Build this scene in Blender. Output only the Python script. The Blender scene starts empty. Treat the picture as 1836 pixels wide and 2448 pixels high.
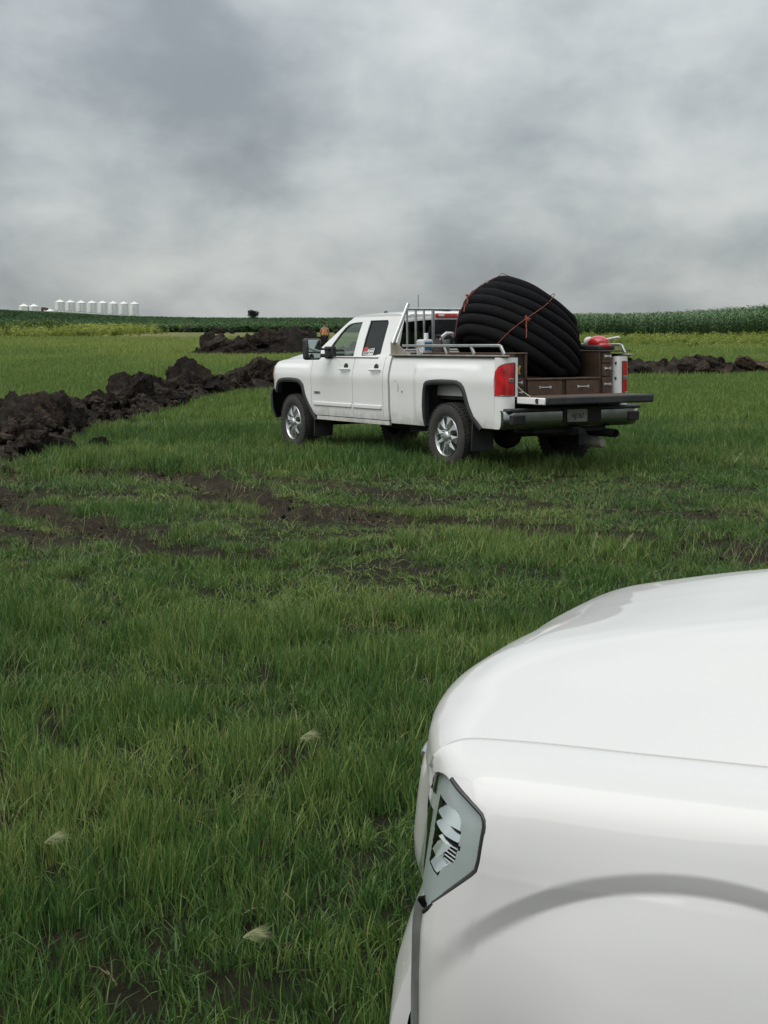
import bpy, bmesh, math, random
import numpy as np
from mathutils import Vector, Matrix, geometry, noise as mnoise

random.seed(7); RNG = np.random.default_rng(11)
scene = bpy.context.scene
COL = scene.collection

# ------------------------------------------------------------------ camera
cam_data = bpy.data.cameras.new('camera'); cam = bpy.data.objects.new('camera', cam_data); COL.objects.link(cam)
cam.location = (0.0, 0.0, 1.75)
cam.rotation_euler = (math.radians(90.0 - 7.181), 0.0, 0.0)
cam_data.sensor_fit = 'HORIZONTAL'; cam_data.sensor_width = 36.0
cam_data.lens = 36.0 * 3500.0 / 1836.0
cam_data.clip_start = 0.05; cam_data.clip_end = 9000.0
scene.camera = cam

# ------------------------------------------------------------------ world: overcast cloud deck over a Nishita sky
SUN_EL, SUN_AZ = math.radians(52.0), math.radians(-112.0)      # azimuth from +Y towards +X
world = bpy.data.worlds.new('World'); scene.world = world; world.use_nodes = True
wt = world.node_tree; wn, wl = wt.nodes, wt.links; wn.clear()
def wnode(t, **k):
    n = wn.new(t)
    for a, b in k.items(): setattr(n, a, b)
    return n
def wmath(op, a, b=None, clamp=False):
    n = wnode('ShaderNodeMath', operation=op, use_clamp=clamp)
    for i, v in enumerate((a, b)):
        if v is None: continue
        if isinstance(v, (int, float)): n.inputs[i].default_value = v
        else: wl.new(v, n.inputs[i])
    return n.outputs[0]
tc = wnode('ShaderNodeTexCoord')
sep = wnode('ShaderNodeSeparateXYZ'); wl.new(tc.outputs['Generated'], sep.inputs[0])
zz = wmath('MAXIMUM', sep.outputs[2], 0.0)
den = wmath('ADD', zz, 0.42)
px = wmath('DIVIDE', sep.outputs[0], den); py = wmath('DIVIDE', sep.outputs[1], den)
comb = wnode('ShaderNodeCombineXYZ'); wl.new(px, comb.inputs[0]); wl.new(py, comb.inputs[1])
def wnoise(scale, detail, rough, dist, off, stretch=(1, 1, 1)):
    m = wnode('ShaderNodeMapping'); m.inputs['Location'].default_value = off; m.inputs['Scale'].default_value = stretch
    wl.new(comb.outputs[0], m.inputs[0])
    n = wnode('ShaderNodeTexNoise'); n.inputs['Scale'].default_value = scale; n.inputs['Detail'].default_value = detail
    n.inputs['Roughness'].default_value = rough; n.inputs['Distortion'].default_value = dist
    wl.new(m.outputs[0], n.inputs['Vector']); return n.outputs[0]
n1 = wnoise(1.9, 3.0, 0.45, 0.15, (2.42, 3.1, 0.0), (1.0, 0.8, 1.0))
n2 = wnoise(5.2, 7.0, 0.55, 0.15, (3.95, 1.2, 0.0), (1.0, 0.75, 1.0))
mixn = wmath('ADD', wmath('MULTIPLY', n1, 0.62), wmath('MULTIPLY', n2, 0.38))
ramp = wnode('ShaderNodeValToRGB'); wl.new(mixn, ramp.inputs[0])
cr = ramp.color_ramp; cr.interpolation = 'B_SPLINE'
cr.elements[0].position = 0.355; cr.elements[0].color = (0.35, 0.385, 0.41, 1)
cr.elements[1].position = 0.655; cr.elements[1].color = (0.98, 1.01, 0.99, 1)
e = cr.elements.new(0.45); e.color = (0.54, 0.59, 0.615, 1)
e = cr.elements.new(0.55); e.color = (0.82, 0.86, 0.85, 1)
# CIE overcast: the zenith of a cloud deck is about three times as bright as its horizon
cie = wmath('MULTIPLY', wmath('ADD', wmath('MULTIPLY', zz, 1.35), 0.66), 0.80)
cl = wnode('ShaderNodeVectorMath', operation='SCALE'); wl.new(ramp.outputs[0], cl.inputs[0]); wl.new(cie, cl.inputs['Scale'])
sky = wnode('ShaderNodeTexSky', sky_type='NISHITA'); sky.sun_disc = False
sky.sun_elevation = SUN_EL; sky.sun_rotation = SUN_AZ
sk = wnode('ShaderNodeVectorMath', operation='SCALE'); wl.new(sky.outputs[0], sk.inputs[0]); sk.inputs['Scale'].default_value = 0.09
mx = wnode('ShaderNodeMix', data_type='RGBA'); mx.inputs[0].default_value = 0.90
wl.new(sk.outputs[0], mx.inputs[6]); wl.new(cl.outputs[0], mx.inputs[7])
bg = wnode('ShaderNodeBackground'); bg.inputs[1].default_value = 1.0; wl.new(mx.outputs[2], bg.inputs[0])
wo = wnode('ShaderNodeOutputWorld'); wl.new(bg.outputs[0], wo.inputs[0])

sun_data = bpy.data.lights.new('sun', 'SUN'); sun = bpy.data.objects.new('sun', sun_data); COL.objects.link(sun)
sun_data.energy = 1.5; sun_data.angle = math.radians(60.0); sun_data.color = (1.0, 0.97, 0.92)
sd = Vector((math.sin(SUN_AZ) * math.cos(SUN_EL), math.cos(SUN_AZ) * math.cos(SUN_EL), math.sin(SUN_EL)))
sun.rotation_euler = sd.to_track_quat('Z', 'Y').to_euler(); sun.location = (-30, -10, 40)

vs = scene.view_settings
vs.view_transform = 'Standard'; vs.look = 'None'; vs.gamma = 1.0; vs.use_curve_mapping = False; vs.exposure = 0.22

# ------------------------------------------------------------------ materials
def mat_new(name):
    m = bpy.data.materials.new(name); m.use_nodes = True
    return m, m.node_tree.nodes, m.node_tree.links, m.node_tree.nodes['Principled BSDF']
def M(name, col, rough=0.5, metal=0.0, coat=0.0, var=0.0, vscale=6.0, bump=0.0, bscale=60.0, spec=0.5, dirt=None, dscale=3.0, damt=0.5):
    m, n, l, b = mat_new(name)
    b.inputs['Roughness'].default_value = rough; b.inputs['Metallic'].default_value = metal
    b.inputs['Coat Weight'].default_value = coat; b.inputs['Coat Roughness'].default_value = 0.03
    b.inputs['Specular IOR Level'].default_value = spec
    c4 = (*col, 1.0); b.inputs['Base Color'].default_value = c4
    tcn = None; last = None
    def tex(scale, detail=5.0):
        nonlocal tcn
        if tcn is None: tcn = n.new('ShaderNodeTexCoord')
        t = n.new('ShaderNodeTexNoise'); t.inputs['Scale'].default_value = scale; t.inputs['Detail'].default_value = detail
        l.new(tcn.outputs['Object'], t.inputs['Vector']); return t.outputs[0]
    if var > 0:
        r = n.new('ShaderNodeValToRGB'); l.new(tex(vscale), r.inputs[0])
        r.color_ramp.elements[0].position = 0.3; r.color_ramp.elements[1].position = 0.7
        r.color_ramp.elements[0].color = tuple(x * (1 - var) for x in col) + (1,)
        r.color_ramp.elements[1].color = tuple(min(1, x * (1 + var)) for x in col) + (1,)
        last = r.outputs[0]
    if dirt is not None:
        r = n.new('ShaderNodeValToRGB'); l.new(tex(dscale, 8.0), r.inputs[0])
        r.color_ramp.elements[0].position = 0.48; r.color_ramp.elements[0].color = (0, 0, 0, 1)
        r.color_ramp.elements[1].position = 0.75; r.color_ramp.elements[1].color = (damt, damt, damt, 1)
        x = n.new('ShaderNodeMix'); x.data_type = 'RGBA'; l.new(r.outputs[0], x.inputs[0])
        if last is not None: l.new(last, x.inputs[6])
        else: x.inputs[6].default_value = c4
        x.inputs[7].default_value = (*dirt, 1); last = x.outputs[2]
    if last is not None: l.new(last, b.inputs['Base Color'])
    if bump > 0:
        bp = n.new('ShaderNodeBump'); bp.inputs['Strength'].default_value = bump; bp.inputs['Distance'].default_value = 0.02
        l.new(tex(bscale), bp.inputs['Height']); l.new(bp.outputs[0], b.inputs['Normal'])
    return m
def glass_mat(name, tint, gloss=0.10, rough=0.01):
    m = bpy.data.materials.new(name); m.use_nodes = True; n, l = m.node_tree.nodes, m.node_tree.links; n.clear()
    o = n.new('ShaderNodeOutputMaterial'); t = n.new('ShaderNodeBsdfTransparent'); g = n.new('ShaderNodeBsdfGlossy')
    t.inputs[0].default_value = (*tint, 1); g.inputs['Roughness'].default_value = rough; g.inputs[0].default_value = (0.9, 0.95, 0.95, 1)
    f = n.new('ShaderNodeLayerWeight'); p_ = n.new('ShaderNodeMath'); p_.operation = 'POWER'; p_.inputs[1].default_value = 4.0; l.new(f.outputs['Facing'], p_.inputs[0])
    a = n.new('ShaderNodeMath'); a.operation = 'MULTIPLY_ADD'; a.inputs[1].default_value = 0.6; a.inputs[2].default_value = gloss*0.5; l.new(p_.outputs[0], a.inputs[0])
    x = n.new('ShaderNodeMixShader'); l.new(a.outputs[0], x.inputs[0]); l.new(t.outputs[0], x.inputs[1]); l.new(g.outputs[0], x.inputs[2])
    l.new(x.outputs[0], o.inputs[0]); return m

WHITE = M('white_paint', (0.76, 0.76, 0.745), 0.32, coat=0.9, spec=0.4, dirt=(0.45, 0.42, 0.36), dscale=2.2, damt=0.10)
WHITE2 = M('white_suv_paint', (0.60, 0.592, 0.578), 0.36, coat=0.7, spec=0.4, dirt=(0.30, 0.27, 0.22), dscale=160.0, damt=0.0)
def add_splash(m, z0, z1, col, sc=7.0, amt=0.8):
    n, l = m.node_tree.nodes, m.node_tree.links; b = n['Principled BSDF']; t = n.new('ShaderNodeTexCoord'); s = n.new('ShaderNodeSeparateXYZ'); l.new(t.outputs['Object'], s.inputs[0])
    mr = n.new('ShaderNodeMapRange'); mr.inputs[1].default_value = z1; mr.inputs[2].default_value = z0; mr.inputs[3].default_value = 0.0; mr.inputs[4].default_value = 1.0; l.new(s.outputs[2], mr.inputs[0])
    q = n.new('ShaderNodeTexNoise'); q.inputs['Scale'].default_value = sc; q.inputs['Detail'].default_value = 9.0; q.inputs['Roughness'].default_value = 0.7; l.new(t.outputs['Object'], q.inputs['Vector'])
    a = n.new('ShaderNodeMath'); a.operation = 'MULTIPLY_ADD'; a.inputs[1].default_value = 0.9; a.inputs[2].default_value = -0.62; l.new(mr.outputs[0], a.inputs[0])
    c = n.new('ShaderNodeMath'); c.operation = 'ADD'; l.new(a.outputs[0], c.inputs[0]); l.new(q.outputs[0], c.inputs[1])
    d = n.new('ShaderNodeMapRange'); d.inputs[1].default_value = 0.42; d.inputs[2].default_value = 0.78; d.inputs[4].default_value = amt; l.new(c.outputs[0], d.inputs[0])
    x = n.new('ShaderNodeMix'); x.data_type = 'RGBA'; l.new(d.outputs[0], x.inputs[0]); old = b.inputs['Base Color'].links
    if old: l.new(old[0].from_socket, x.inputs[6])
    else: x.inputs[6].default_value = b.inputs['Base Color'].default_value
    x.inputs[7].default_value = (*col, 1); l.new(x.outputs[2], b.inputs['Base Color'])
add_splash(WHITE, 0.46, 0.92, (0.26, 0.23, 0.18), 7.0, 0.6)
BLACKP = M('black_plastic', (0.022, 0.023, 0.025), 0.55, var=0.25, vscale=9, dirt=(0.10, 0.085, 0.065), dscale=4, damt=0.25)
BLACKM = M('black_underbody', (0.015, 0.015, 0.015), 0.8, dirt=(0.07, 0.055, 0.04), dscale=3, damt=0.5)
RUBBER = M('tyre_rubber', (0.030, 0.029, 0.027), 0.85, dirt=(0.085, 0.07, 0.052), dscale=5, damt=0.55, bump=0.3, bscale=40)
CHROME = M('chrome', (0.58, 0.59, 0.59), 0.32, metal=1.0, var=0.08, vscale=12, dirt=(0.12, 0.10, 0.075), dscale=14, damt=0.45)
STEELG = M('bumper_chrome', (0.30, 0.32, 0.31), 0.26, metal=1.0, dirt=(0.10, 0.085, 0.06), dscale=6, damt=0.5)
ALU = M('brushed_aluminium', (0.50, 0.51, 0.51), 0.38, metal=0.85, var=0.12, vscale=14)
TANM = M('weathered_rail', (0.33, 0.31, 0.26), 0.6, metal=0.3, var=0.2, vscale=8, dirt=(0.16, 0.10, 0.06), dscale=5, damt=0.6)
BROWN = M('stained_plywood', (0.044, 0.024, 0.014), 0.65, var=0.35, vscale=7, bump=0.1, bscale=90)
BROWNE = M('plywood_edge', (0.080, 0.045, 0.027), 0.7, var=0.3, vscale=20)
REDL = M('tail_lamp_red', (0.52, 0.014, 0.018), 0.12, coat=1.0, var=0.45, vscale=9)
REDT = M('red_plastic', (0.45, 0.018, 0.022), 0.30, coat=0.5, var=0.15)
AMBER = M('amber_lens', (0.75, 0.22, 0.03), 0.2, coat=1.0)
CLEARL = M('white_lamp_lens', (0.65, 0.66, 0.66), 0.12, coat=1.0, var=0.2, vscale=30)
DARKG = M('dark_interior', (0.02, 0.021, 0.023), 0.8)
SEATG = M('seat_cloth', (0.035, 0.035, 0.038), 0.9)
GLASS_F = glass_mat('side_glass', (0.82, 0.88, 0.84), 0.07)
GLASS_D = glass_mat('tinted_glass', (0.20, 0.205, 0.22), 0.06)
GLASS_W = glass_mat('windscreen_glass', (0.84, 0.90, 0.86), 0.07)
MIRRORM = M('mirror_glass', (0.30, 0.38, 0.37), 0.03, metal=1.0)
PLATEM = M('licence_plate_face', (0.30, 0.29, 0.27), 0.5, dirt=(0.12, 0.10, 0.08), dscale=12, damt=0.7)
INK = M('dark_print', (0.05, 0.05, 0.055), 0.6)
BADGE = M('badge_chrome_dark', (0.10, 0.10, 0.10), 0.3, metal=0.6)
ORANGE = M('orange_twine', (0.24, 0.06, 0.035), 0.8, var=0.3, vscale=40)

# ------------------------------------------------------------------ mesh helpers
class MB:
    def __init__(s): s.v = []; s.f = []
    def add(s, vs_, fs):
        o = len(s.v); s.v += [tuple(map(float, p)) for p in vs_]; s.f += [tuple(i + o for i in f) for f in fs]; return s
    def box(s, x0, x1, y0, y1, z0, z1, rot=None, piv=None):
        p = [Vector((x, y, z)) for x in (x0, x1) for y in (y0, y1) for z in (z0, z1)]
        if rot is not None:
            c = Vector(piv) if piv is not None else Vector(((x0+x1)/2, (y0+y1)/2, (z0+z1)/2))
            p = [rot @ (q - c) + c for q in p]
        return s.add(p, [(0,1,3,2),(4,6,7,5),(0,4,5,1),(2,3,7,6),(0,2,6,4),(1,5,7,3)])
    def tube(s, path, r, n=8, closed=False, caps=True):
        P = [Vector(p) for p in path]; m = len(P); rr = r if hasattr(r, '__len__') else [r]*m
        T = []
        for i in range(m):
            a = P[(i-1) % m] if (closed or i > 0) else P[i]; b = P[(i+1) % m] if (closed or i < m-1) else P[i]
            T.append((b - a).normalized())
        u = T[0].orthogonal().normalized(); V = []
        for i in range(m):
            if i: u = (u - T[i] * u.dot(T[i])).normalized()
            w = T[i].cross(u)
            for k in range(n):
                a = 2*math.pi*k/n; V.append(P[i] + (u*math.cos(a) + w*math.sin(a)) * rr[i])
        Fs = []
        for i in range(m if closed else m-1):
            j = (i+1) % m
            for k in range(n): Fs.append((i*n+k, i*n+(k+1)%n, j*n+(k+1)%n, j*n+k))
        if caps and not closed: Fs += [tuple(range(n))[::-1], tuple((m-1)*n+k for k in range(n))]
        return s.add(V, Fs)
    def lathe(s, prof, n=32, o=(0,0,0), axis='y', a0=0.0, a1=2*math.pi):
        full = abs(a1 - a0 - 2*math.pi) < 1e-6; k_ = n if full else n + 1; V = []
        for a, r in prof:
            for k in range(k_):
                t = a0 + (a1-a0)*k/n; c, q = r*math.cos(t), r*math.sin(t)
                V.append({'y': (o[0]+c, o[1]+a, o[2]+q), 'z': (o[0]+c, o[1]+q, o[2]+a), 'x': (o[0]+a, o[1]+c, o[2]+q)}[axis])
        Fs = []
        for i in range(len(prof)-1):
            for k in range(n):
                k2 = (k+1) % k_
                Fs.append((i*k_+k, i*k_+k2, (i+1)*k_+k2, (i+1)*k_+k))
        return s.add(V, Fs)
    def grid(s, rows):
        n = len(rows[0]); V = [p for r in rows for p in r]; Fs = []
        for i in range(len(rows)-1):
            for j in range(n-1): Fs.append((i*n+j, i*n+j+1, (i+1)*n+j+1, (i+1)*n+j))
        return s.add(V, Fs)
    def shell(s, rows, off):
        """grid plus a return flange along its border pushed by the vector / function off"""
        s.grid(rows); m, n = len(rows), len(rows[0])
        B = [(0, j) for j in range(n)] + [(i, n-1) for i in range(1, m)] + [(m-1, j) for j in range(n-2, -1, -1)] + [(i, 0) for i in range(m-2, 0, -1)]
        P = [rows[i][j] for i, j in B]; Q = [tuple(np.array(p) + np.array(off(p) if callable(off) else off)) for p in P]
        k = len(P); return s.add(P + Q, [(i, (i+1) % k, k+(i+1) % k, k+i) for i in range(k)])
    def plate(s, outer, holes, fmap, thick):
        loops = [outer] + list(holes)
        flat = [p for lp in loops for p in lp]
        tris = geometry.tessellate_polygon([[Vector((p[0], p[1], 0)) for p in lp] for lp in loops])
        A = [Vector(fmap(*p)) for p in flat]; t = Vector(thick); B = [a + t for a in A]; n = len(flat)
        Fs = [tuple(t_) for t_ in tris] + [tuple(i+n for i in t_[::-1]) for t_ in tris]; o = 0
        for lp in loops:
            k = len(lp)
            for i in range(k): a, b = o+i, o+(i+1) % k; Fs.append((a, b, b+n, a+n))
            o += k
        return s.add(A + B, Fs)
    def ico(s, c, r, sub=2, sq=(1,1,1), rot=None, amp=0.0, freq=2.0, seed=0):
        bm = bmesh.new(); bmesh.ops.create_icosphere(bm, subdivisions=sub, radius=1.0)
        V = []
        for v in bm.verts:
            p = v.co.copy()
            if amp: p *= 1 + amp * mnoise.noise(p*freq + Vector((seed*7.3, seed*1.7, seed)))
            p = Vector((p.x*sq[0], p.y*sq[1], p.z*sq[2])) * r
            if rot is not None: p = rot @ p
            V.append(p + Vector(c))
        F_ = [tuple(v.index for v in f.verts) for f in bm.faces]; bm.free(); return s.add(V, F_)

def link(o, parent=None):
    COL.objects.link(o)
    if parent is not None: o.parent = parent
    return o
def mesh_from(name, mb, mat, smooth=35.0, recalc=True, merge=True):
    me = bpy.data.meshes.new(name); me.from_pydata(mb.v, [], mb.f); me.validate()
    if recalc:
        bm = bmesh.new(); bm.from_mesh(me)
        if merge: bmesh.ops.remove_doubles(bm, verts=bm.verts, dist=1e-5)
        bmesh.ops.recalc_face_normals(bm, faces=bm.faces); bm.to_mesh(me); bm.free()
    if mat is not None: me.materials.append(mat)
    if smooth:
        me.polygons.foreach_set('use_smooth', [True]*len(me.polygons))
        if smooth < 179: me.set_sharp_from_angle(angle=math.radians(smooth))
    me.update(); return me
def obj(name, mb, mat, parent=None, smooth=35.0, bev=0.0, loc=None, rot=None, label=None, kind=None, recalc=True):
    o = bpy.data.objects.new(name, mesh_from(name, mb, mat, smooth, recalc))
    link(o, parent)
    if loc is not None: o.location = loc
    if rot is not None: o.rotation_euler = rot
    if bev:
        m = o.modifiers.new('bevel', 'BEVEL'); m.width = bev; m.segments = 2; m.limit_method = 'ANGLE'; m.angle_limit = math.radians(40)
    if label: o['label'] = label
    if kind: o['kind'] = kind
    return o
def tag(o, label, cat, group=None):
    o['label'] = label; o['category'] = cat
    if group: o['group'] = group
    return o
def thing(name, label, cat, loc=(0,0,0), rot=(0,0,0), group=None):
    o = bpy.data.objects.new(name, None); link(o); o.location = loc; o.rotation_euler = rot; o.empty_display_size = 0.2
    return tag(o, label, cat, group)
def text_mesh(name, txt, size, mat, parent, mw, label=None):
    cu = bpy.data.curves.new(name, 'FONT'); cu.body = txt; cu.size = size; cu.align_x = 'CENTER'; cu.align_y = 'CENTER'; cu.extrude = 0.0015
    t = bpy.data.objects.new(name + '_curve', cu)
    me = bpy.data.meshes.new_from_object(t); bpy.data.objects.remove(t)
    me.transform(mw); me.materials.clear(); me.materials.append(mat)
    o = bpy.data.objects.new(name, me); link(o, parent)
    if label: o['label'] = label
    return o
def crom(xk, yk, x):
    """smooth monotone-ish interpolation through knots"""
    xk = np.asarray(xk, float); yk = np.asarray(yk, float); x = np.clip(np.asarray(x, float), xk[0], xk[-1])
    d = np.gradient(yk, xk); i = np.clip(np.searchsorted(xk, x) - 1, 0, len(xk)-2)
    h = xk[i+1]-xk[i]; t = (x-xk[i])/h
    return ((2*t**3-3*t**2+1)*yk[i] + (t**3-2*t**2+t)*h*d[i] + (-2*t**3+3*t**2)*yk[i+1] + (t**3-t**2)*h*d[i+1])
def sstep(a, b, x):
    t = np.clip((np.asarray(x, float)-a)/(b-a), 0, 1); return t*t*(3-2*t)
def hash2(ix, iy, s=0):
    h = (ix.astype(np.int64)*374761393 + iy.astype(np.int64)*668265263 + s*982451653) & 0xffffffff
    h = ((h ^ (h >> 13)) * 1274126177) & 0xffffffff
    return ((h ^ (h >> 16)) & 0xffff) / 65535.0
def vnoise(x, y, s=0):
    x = np.asarray(x, float); y = np.asarray(y, float); ix = np.floor(x); iy = np.floor(y); fx = x-ix; fy = y-iy
    fx = fx*fx*(3-2*fx); fy = fy*fy*(3-2*fy)
    a = hash2(ix, iy, s); b = hash2(ix+1, iy, s); c = hash2(ix, iy+1, s); d = hash2(ix+1, iy+1, s)
    return a*(1-fx)*(1-fy) + b*fx*(1-fy) + c*(1-fx)*fy + d*fx*fy
def fbm(x, y, s=0, o=4):
    r = 0; a = 0.5
    for k in range(o): r = r + a*vnoise(x*2**k + 17.3*k, y*2**k - 9.1*k, s+k); a *= 0.5
    return r / (1 - 0.5**o)

# ------------------------------------------------------------------ terrain
def seg_dist(x, y, pl):
    d = np.full(np.shape(x), 1e9); 
    for (ax, ay), (bx, by) in zip(pl[:-1], pl[1:]):
        vx, vy = bx-ax, by-ay; t = np.clip(((x-ax)*vx + (y-ay)*vy)/(vx*vx+vy*vy), 0, 1)
        d = np.minimum(d, np.hypot(x-ax-t*vx, y-ay-t*vy))
    return d
RUT_A = [(-6.5,17.2),(-4.35,15.45),(-3.88,14.7),(-2.96,13.39),(-2.15,12.05),(-1.54,11.37),(-1.04,10.95)]
RUT_A2 = [(-6.2,15.4),(-4.2,13.6),(-3.3,12.7),(-2.5,11.7)]
RUT_B = [(-7,17.3),(-4.9,17.46),(-4.0,17.46),(-3.14,17.71),(-2.15,16.73),(-1.55,15.07),(-0.87,13.86),(-0.22,13.39),(0.31,13.1),(1.03,12.69),(1.68,12.05),(2.28,11.59),(2.93,11.05),(4.5,10.0)]
RUT_B2 = [(-5.5,19.3),(-3.6,18.9),(-2.2,18.2),(-1.0,16.6),(0.2,15.2),(1.6,14.3),(3.0,13.3),(4.6,12.1)]
PATCH = [(-2.18,16.85,.75,.7),(-2.46,21.61,.55,.6),(1.92,11.86,.22,1.0),(2.75,11.75,.6,.55),(0.67,8.77,.40,.75),(-0.88,13.39,.4,.8),(-2.14,12.43,.5,.7),(-4.21,16.51,.6,.8),
         (-0.69,4.77,.10,.9),(-0.36,4.73,.09,.9),(-0.85,3.98,.10,.9),(-1.36,5.72,.09,.8),(1.0,8.97,.3,.6),(-0.2,8.6,.22,.5)]
WIN_MAIN = [(-5.9,17.8),(-5.60,20.2),(-5.55,22.6),(-5.85,25.9),(-5.45,28.2),(-5.15,31.2),(-5.15,34.9),(-4.75,37.6),(-3.7,40.3),(-2.4,42.5),(0.0,45.0),(4.0,48.0),(8.4,50.2),(11.3,51.2),(14.5,52.6),(19,54)]
WIN_BACK = [(-10.0,82),(-8.4,80),(-6.6,80),(-4.8,81),(-2.0,83),(3.0,86)]
def dirt_mask(x, y):
    n = fbm(x*2.3, y*2.3, 5); w = fbm(x*.9+4, y*.9, 9, 3)
    m = np.zeros(np.shape(x))
    for pl, wd, k in ((RUT_A, .44, 1.0), (RUT_A2, .30, .85), (RUT_B, .54, 1.0), (RUT_B2, .40, .6)):
        d = seg_dist(x, y, pl); m = np.maximum(m, k*(1-.35*sstep(-1.0, 1.0, x))*sstep(1.05, .45, d/wd + (n-.5)*1.5) * sstep(.02, .34, w+.12))
    for (cx, cy, r, k) in PATCH:
        d = np.hypot(x-cx, (y-cy)*.8)/(r*(.62 if cy < 7 else 1.0)); m = np.maximum(m, k*sstep(1.15, .5, d + (n-.5)*1.3))
    m = np.maximum(m, np.where(y < 8.5, .25, .7)*sstep(.66, .78, fbm(x*2.9+31, y*2.9, 21)) * (y < 26))
    d = seg_dist(x, y, WIN_MAIN); m = np.maximum(m, sstep(1.15, .7, d + (n-.5)*.8))
    d = seg_dist(x, y, WIN_BACK); m = np.maximum(m, sstep(2.0, 1.2, d + (n-.5)))
    return np.clip(m, 0, 1)
def height(x, y, fine=True):
    x = np.asarray(x, float); y = np.asarray(y, float)
    h = np.interp(y, [-50, 30, 60, 90, 130, 200, 360, 550, 800, 1500, 4000], [0, 0, .06, .3, .62, 1.1, 2.6, 4.55, 5.2, 3.0, -12])
    h = h + .00032*np.clip(-x-50, 0, 125)**2*sstep(230, 540, y)
    h = h + .95*np.exp(-((x-37)/8.5)**2 - ((y-132)/14)**2)
    if fine:
        nf = sstep(140, 20, y)
        h = h + nf*((fbm(x*.22, y*.22, 3, 3)-.5)*.10 + (fbm(x*1.6, y*1.6, 4, 3)-.5)*.05)
        h = h - .045*np.maximum(sstep(.34, .1, seg_dist(x, y, RUT_A)), sstep(.36, .1, seg_dist(x, y, RUT_B)))*(y < 30)
        # firm flat standing under the two vehicles
        tr = np.hypot((x-.6)/3.2, (y-20.4)/3.6); h = h*(1-.85*sstep(1.2, .6, tr))
        h = h - .0085*np.clip((y-18.4), 0, 4.2)*sstep(1.3, .7, tr)
    return h
def hz(x, y): return float(height(np.array([x]), np.array([y]))[0])

def axis_pts(segs):
    out = []
    for a, b, st in segs: out += list(np.arange(a, b, st))
    out.append(segs[-1][1]); return np.array(out)
ys = axis_pts([(-60,-4,4),(-4,2,.5),(2,10,.075),(10,26,.12),(26,60,.4),(60,140,1.2),(140,260,4),(260,1000,15),(1000,4200,160)])
xp = axis_pts([(0,3,.09),(3,7,.14),(7,16,.4),(16,45,1.2),(45,120,4),(120,400,14),(400,2400,120)])
xs = np.concatenate([-xp[:0:-1], xp])
GX, GY = np.meshgrid(xs, ys); GZ = height(GX, GY)
dm = dirt_mask(GX, GY)
GZ = GZ + dm*(fbm(GX*5, GY*5, 33, 3)-.5)*.15*(GY < 60)
nx, ny = len(xs), len(ys)
me = bpy.data.meshes.new('ground')
V = np.stack([GX.ravel(), GY.ravel(), GZ.ravel()], 1)
ii = np.arange(nx*(ny-1)).reshape(ny-1, nx)[:, :-1].ravel()
Fq = np.stack([ii, ii+1, ii+nx+1, ii+nx], 1)
me.vertices.add(len(V)); me.vertices.foreach_set('co', V.ravel())
me.loops.add(Fq.size); me.loops.foreach_set('vertex_index', Fq.ravel())
me.polygons.add(len(Fq)); me.polygons.foreach_set('loop_start', np.arange(len(Fq))*4); me.polygons.foreach_set('loop_total', np.full(len(Fq), 4))
me.polygons.foreach_set('use_smooth', np.ones(len(Fq), bool)); me.update(); me.validate()
def lerp3(a, b, t): return np.asarray(a)[None, None, :]*(1-t[..., None]) + np.asarray(b)[None, None, :]*t[..., None] if np.ndim(a) == 1 else a*(1-t[..., None]) + np.asarray(b)[None, None, :]*t[..., None]
n_lo = fbm(GX*.12, GY*.05, 41); n_hi = fbm(GX*1.1, GY*1.1, 42)
soil = lerp3((.022,.0165,.011), (.046,.035,.023), n_hi)
turf = lerp3((.062,.086,.024), (.082,.135,.034), n_hi)
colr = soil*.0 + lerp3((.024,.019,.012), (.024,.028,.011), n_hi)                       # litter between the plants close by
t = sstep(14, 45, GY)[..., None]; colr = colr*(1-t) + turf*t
pale = lerp3((.12,.125,.05), (.085,.115,.038), n_lo)
t = (sstep(.42, .62, n_lo)*sstep(45, 75, GY)*.6)[..., None]; colr = colr*(1-t) + pale*t
dry = lerp3((.19,.165,.085), (.11,.125,.045), n_hi)
rp_ = (sstep(58, 112, GY + (n_lo-.5)*26)*.85*sstep(215, 195, GY))[..., None]*np.where(GX > 0, 1.0, .55)[..., None]; colr = colr*(1-rp_) + lerp3((.125,.165,.045), (.165,.195,.060), n_hi)*rp_
lb_ = (sstep(128, 142, GY)*sstep(-20, -32, GX)*sstep(205, 195, GY)*.9)[..., None]; colr = colr*(1-lb_) + lerp3((.22,.25,.060), (.30,.31,.08), n_hi)*lb_
band = sstep(108, 125, GY + (n_lo-.5)*20)*sstep(210, 185, GY)*sstep(-52, -34, GX)*sstep(10, -2, GX)
colr = colr*(1-(band*.8)[..., None]) + dry*(band*.8)[..., None]
far = sstep(190, 205, GY); cropg = lerp3((.022,.050,.016), (.030,.066,.020), n_lo); colr = colr*(1-far[..., None]) + cropg*far[..., None]
colr = colr*(1-dm[..., None]) + soil*dm[..., None]
ca = me.color_attributes.new('Col', 'FLOAT_COLOR', 'POINT')
ca.data.foreach_set('color', np.concatenate([colr.reshape(-1, 3), np.ones((nx*ny, 1))], 1).astype(np.float32).ravel())
gm, n, l, b = mat_new('field_soil_and_turf')
at = n.new('ShaderNodeAttribute'); at.attribute_name = 'Col'
tcg = n.new('ShaderNodeTexCoord')
def gnoise(sc, det=6):
    q = n.new('ShaderNodeTexNoise'); q.inputs['Scale'].default_value = sc; q.inputs['Detail'].default_value = det; q.inputs['Roughness'].default_value = .65
    l.new(tcg.outputs['Object'], q.inputs['Vector']); return q.outputs[0]
r = n.new('ShaderNodeValToRGB'); l.new(gnoise(9.0), r.inputs[0]); r.color_ramp.elements[0].position = .3; r.color_ramp.elements[1].position = .72
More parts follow.
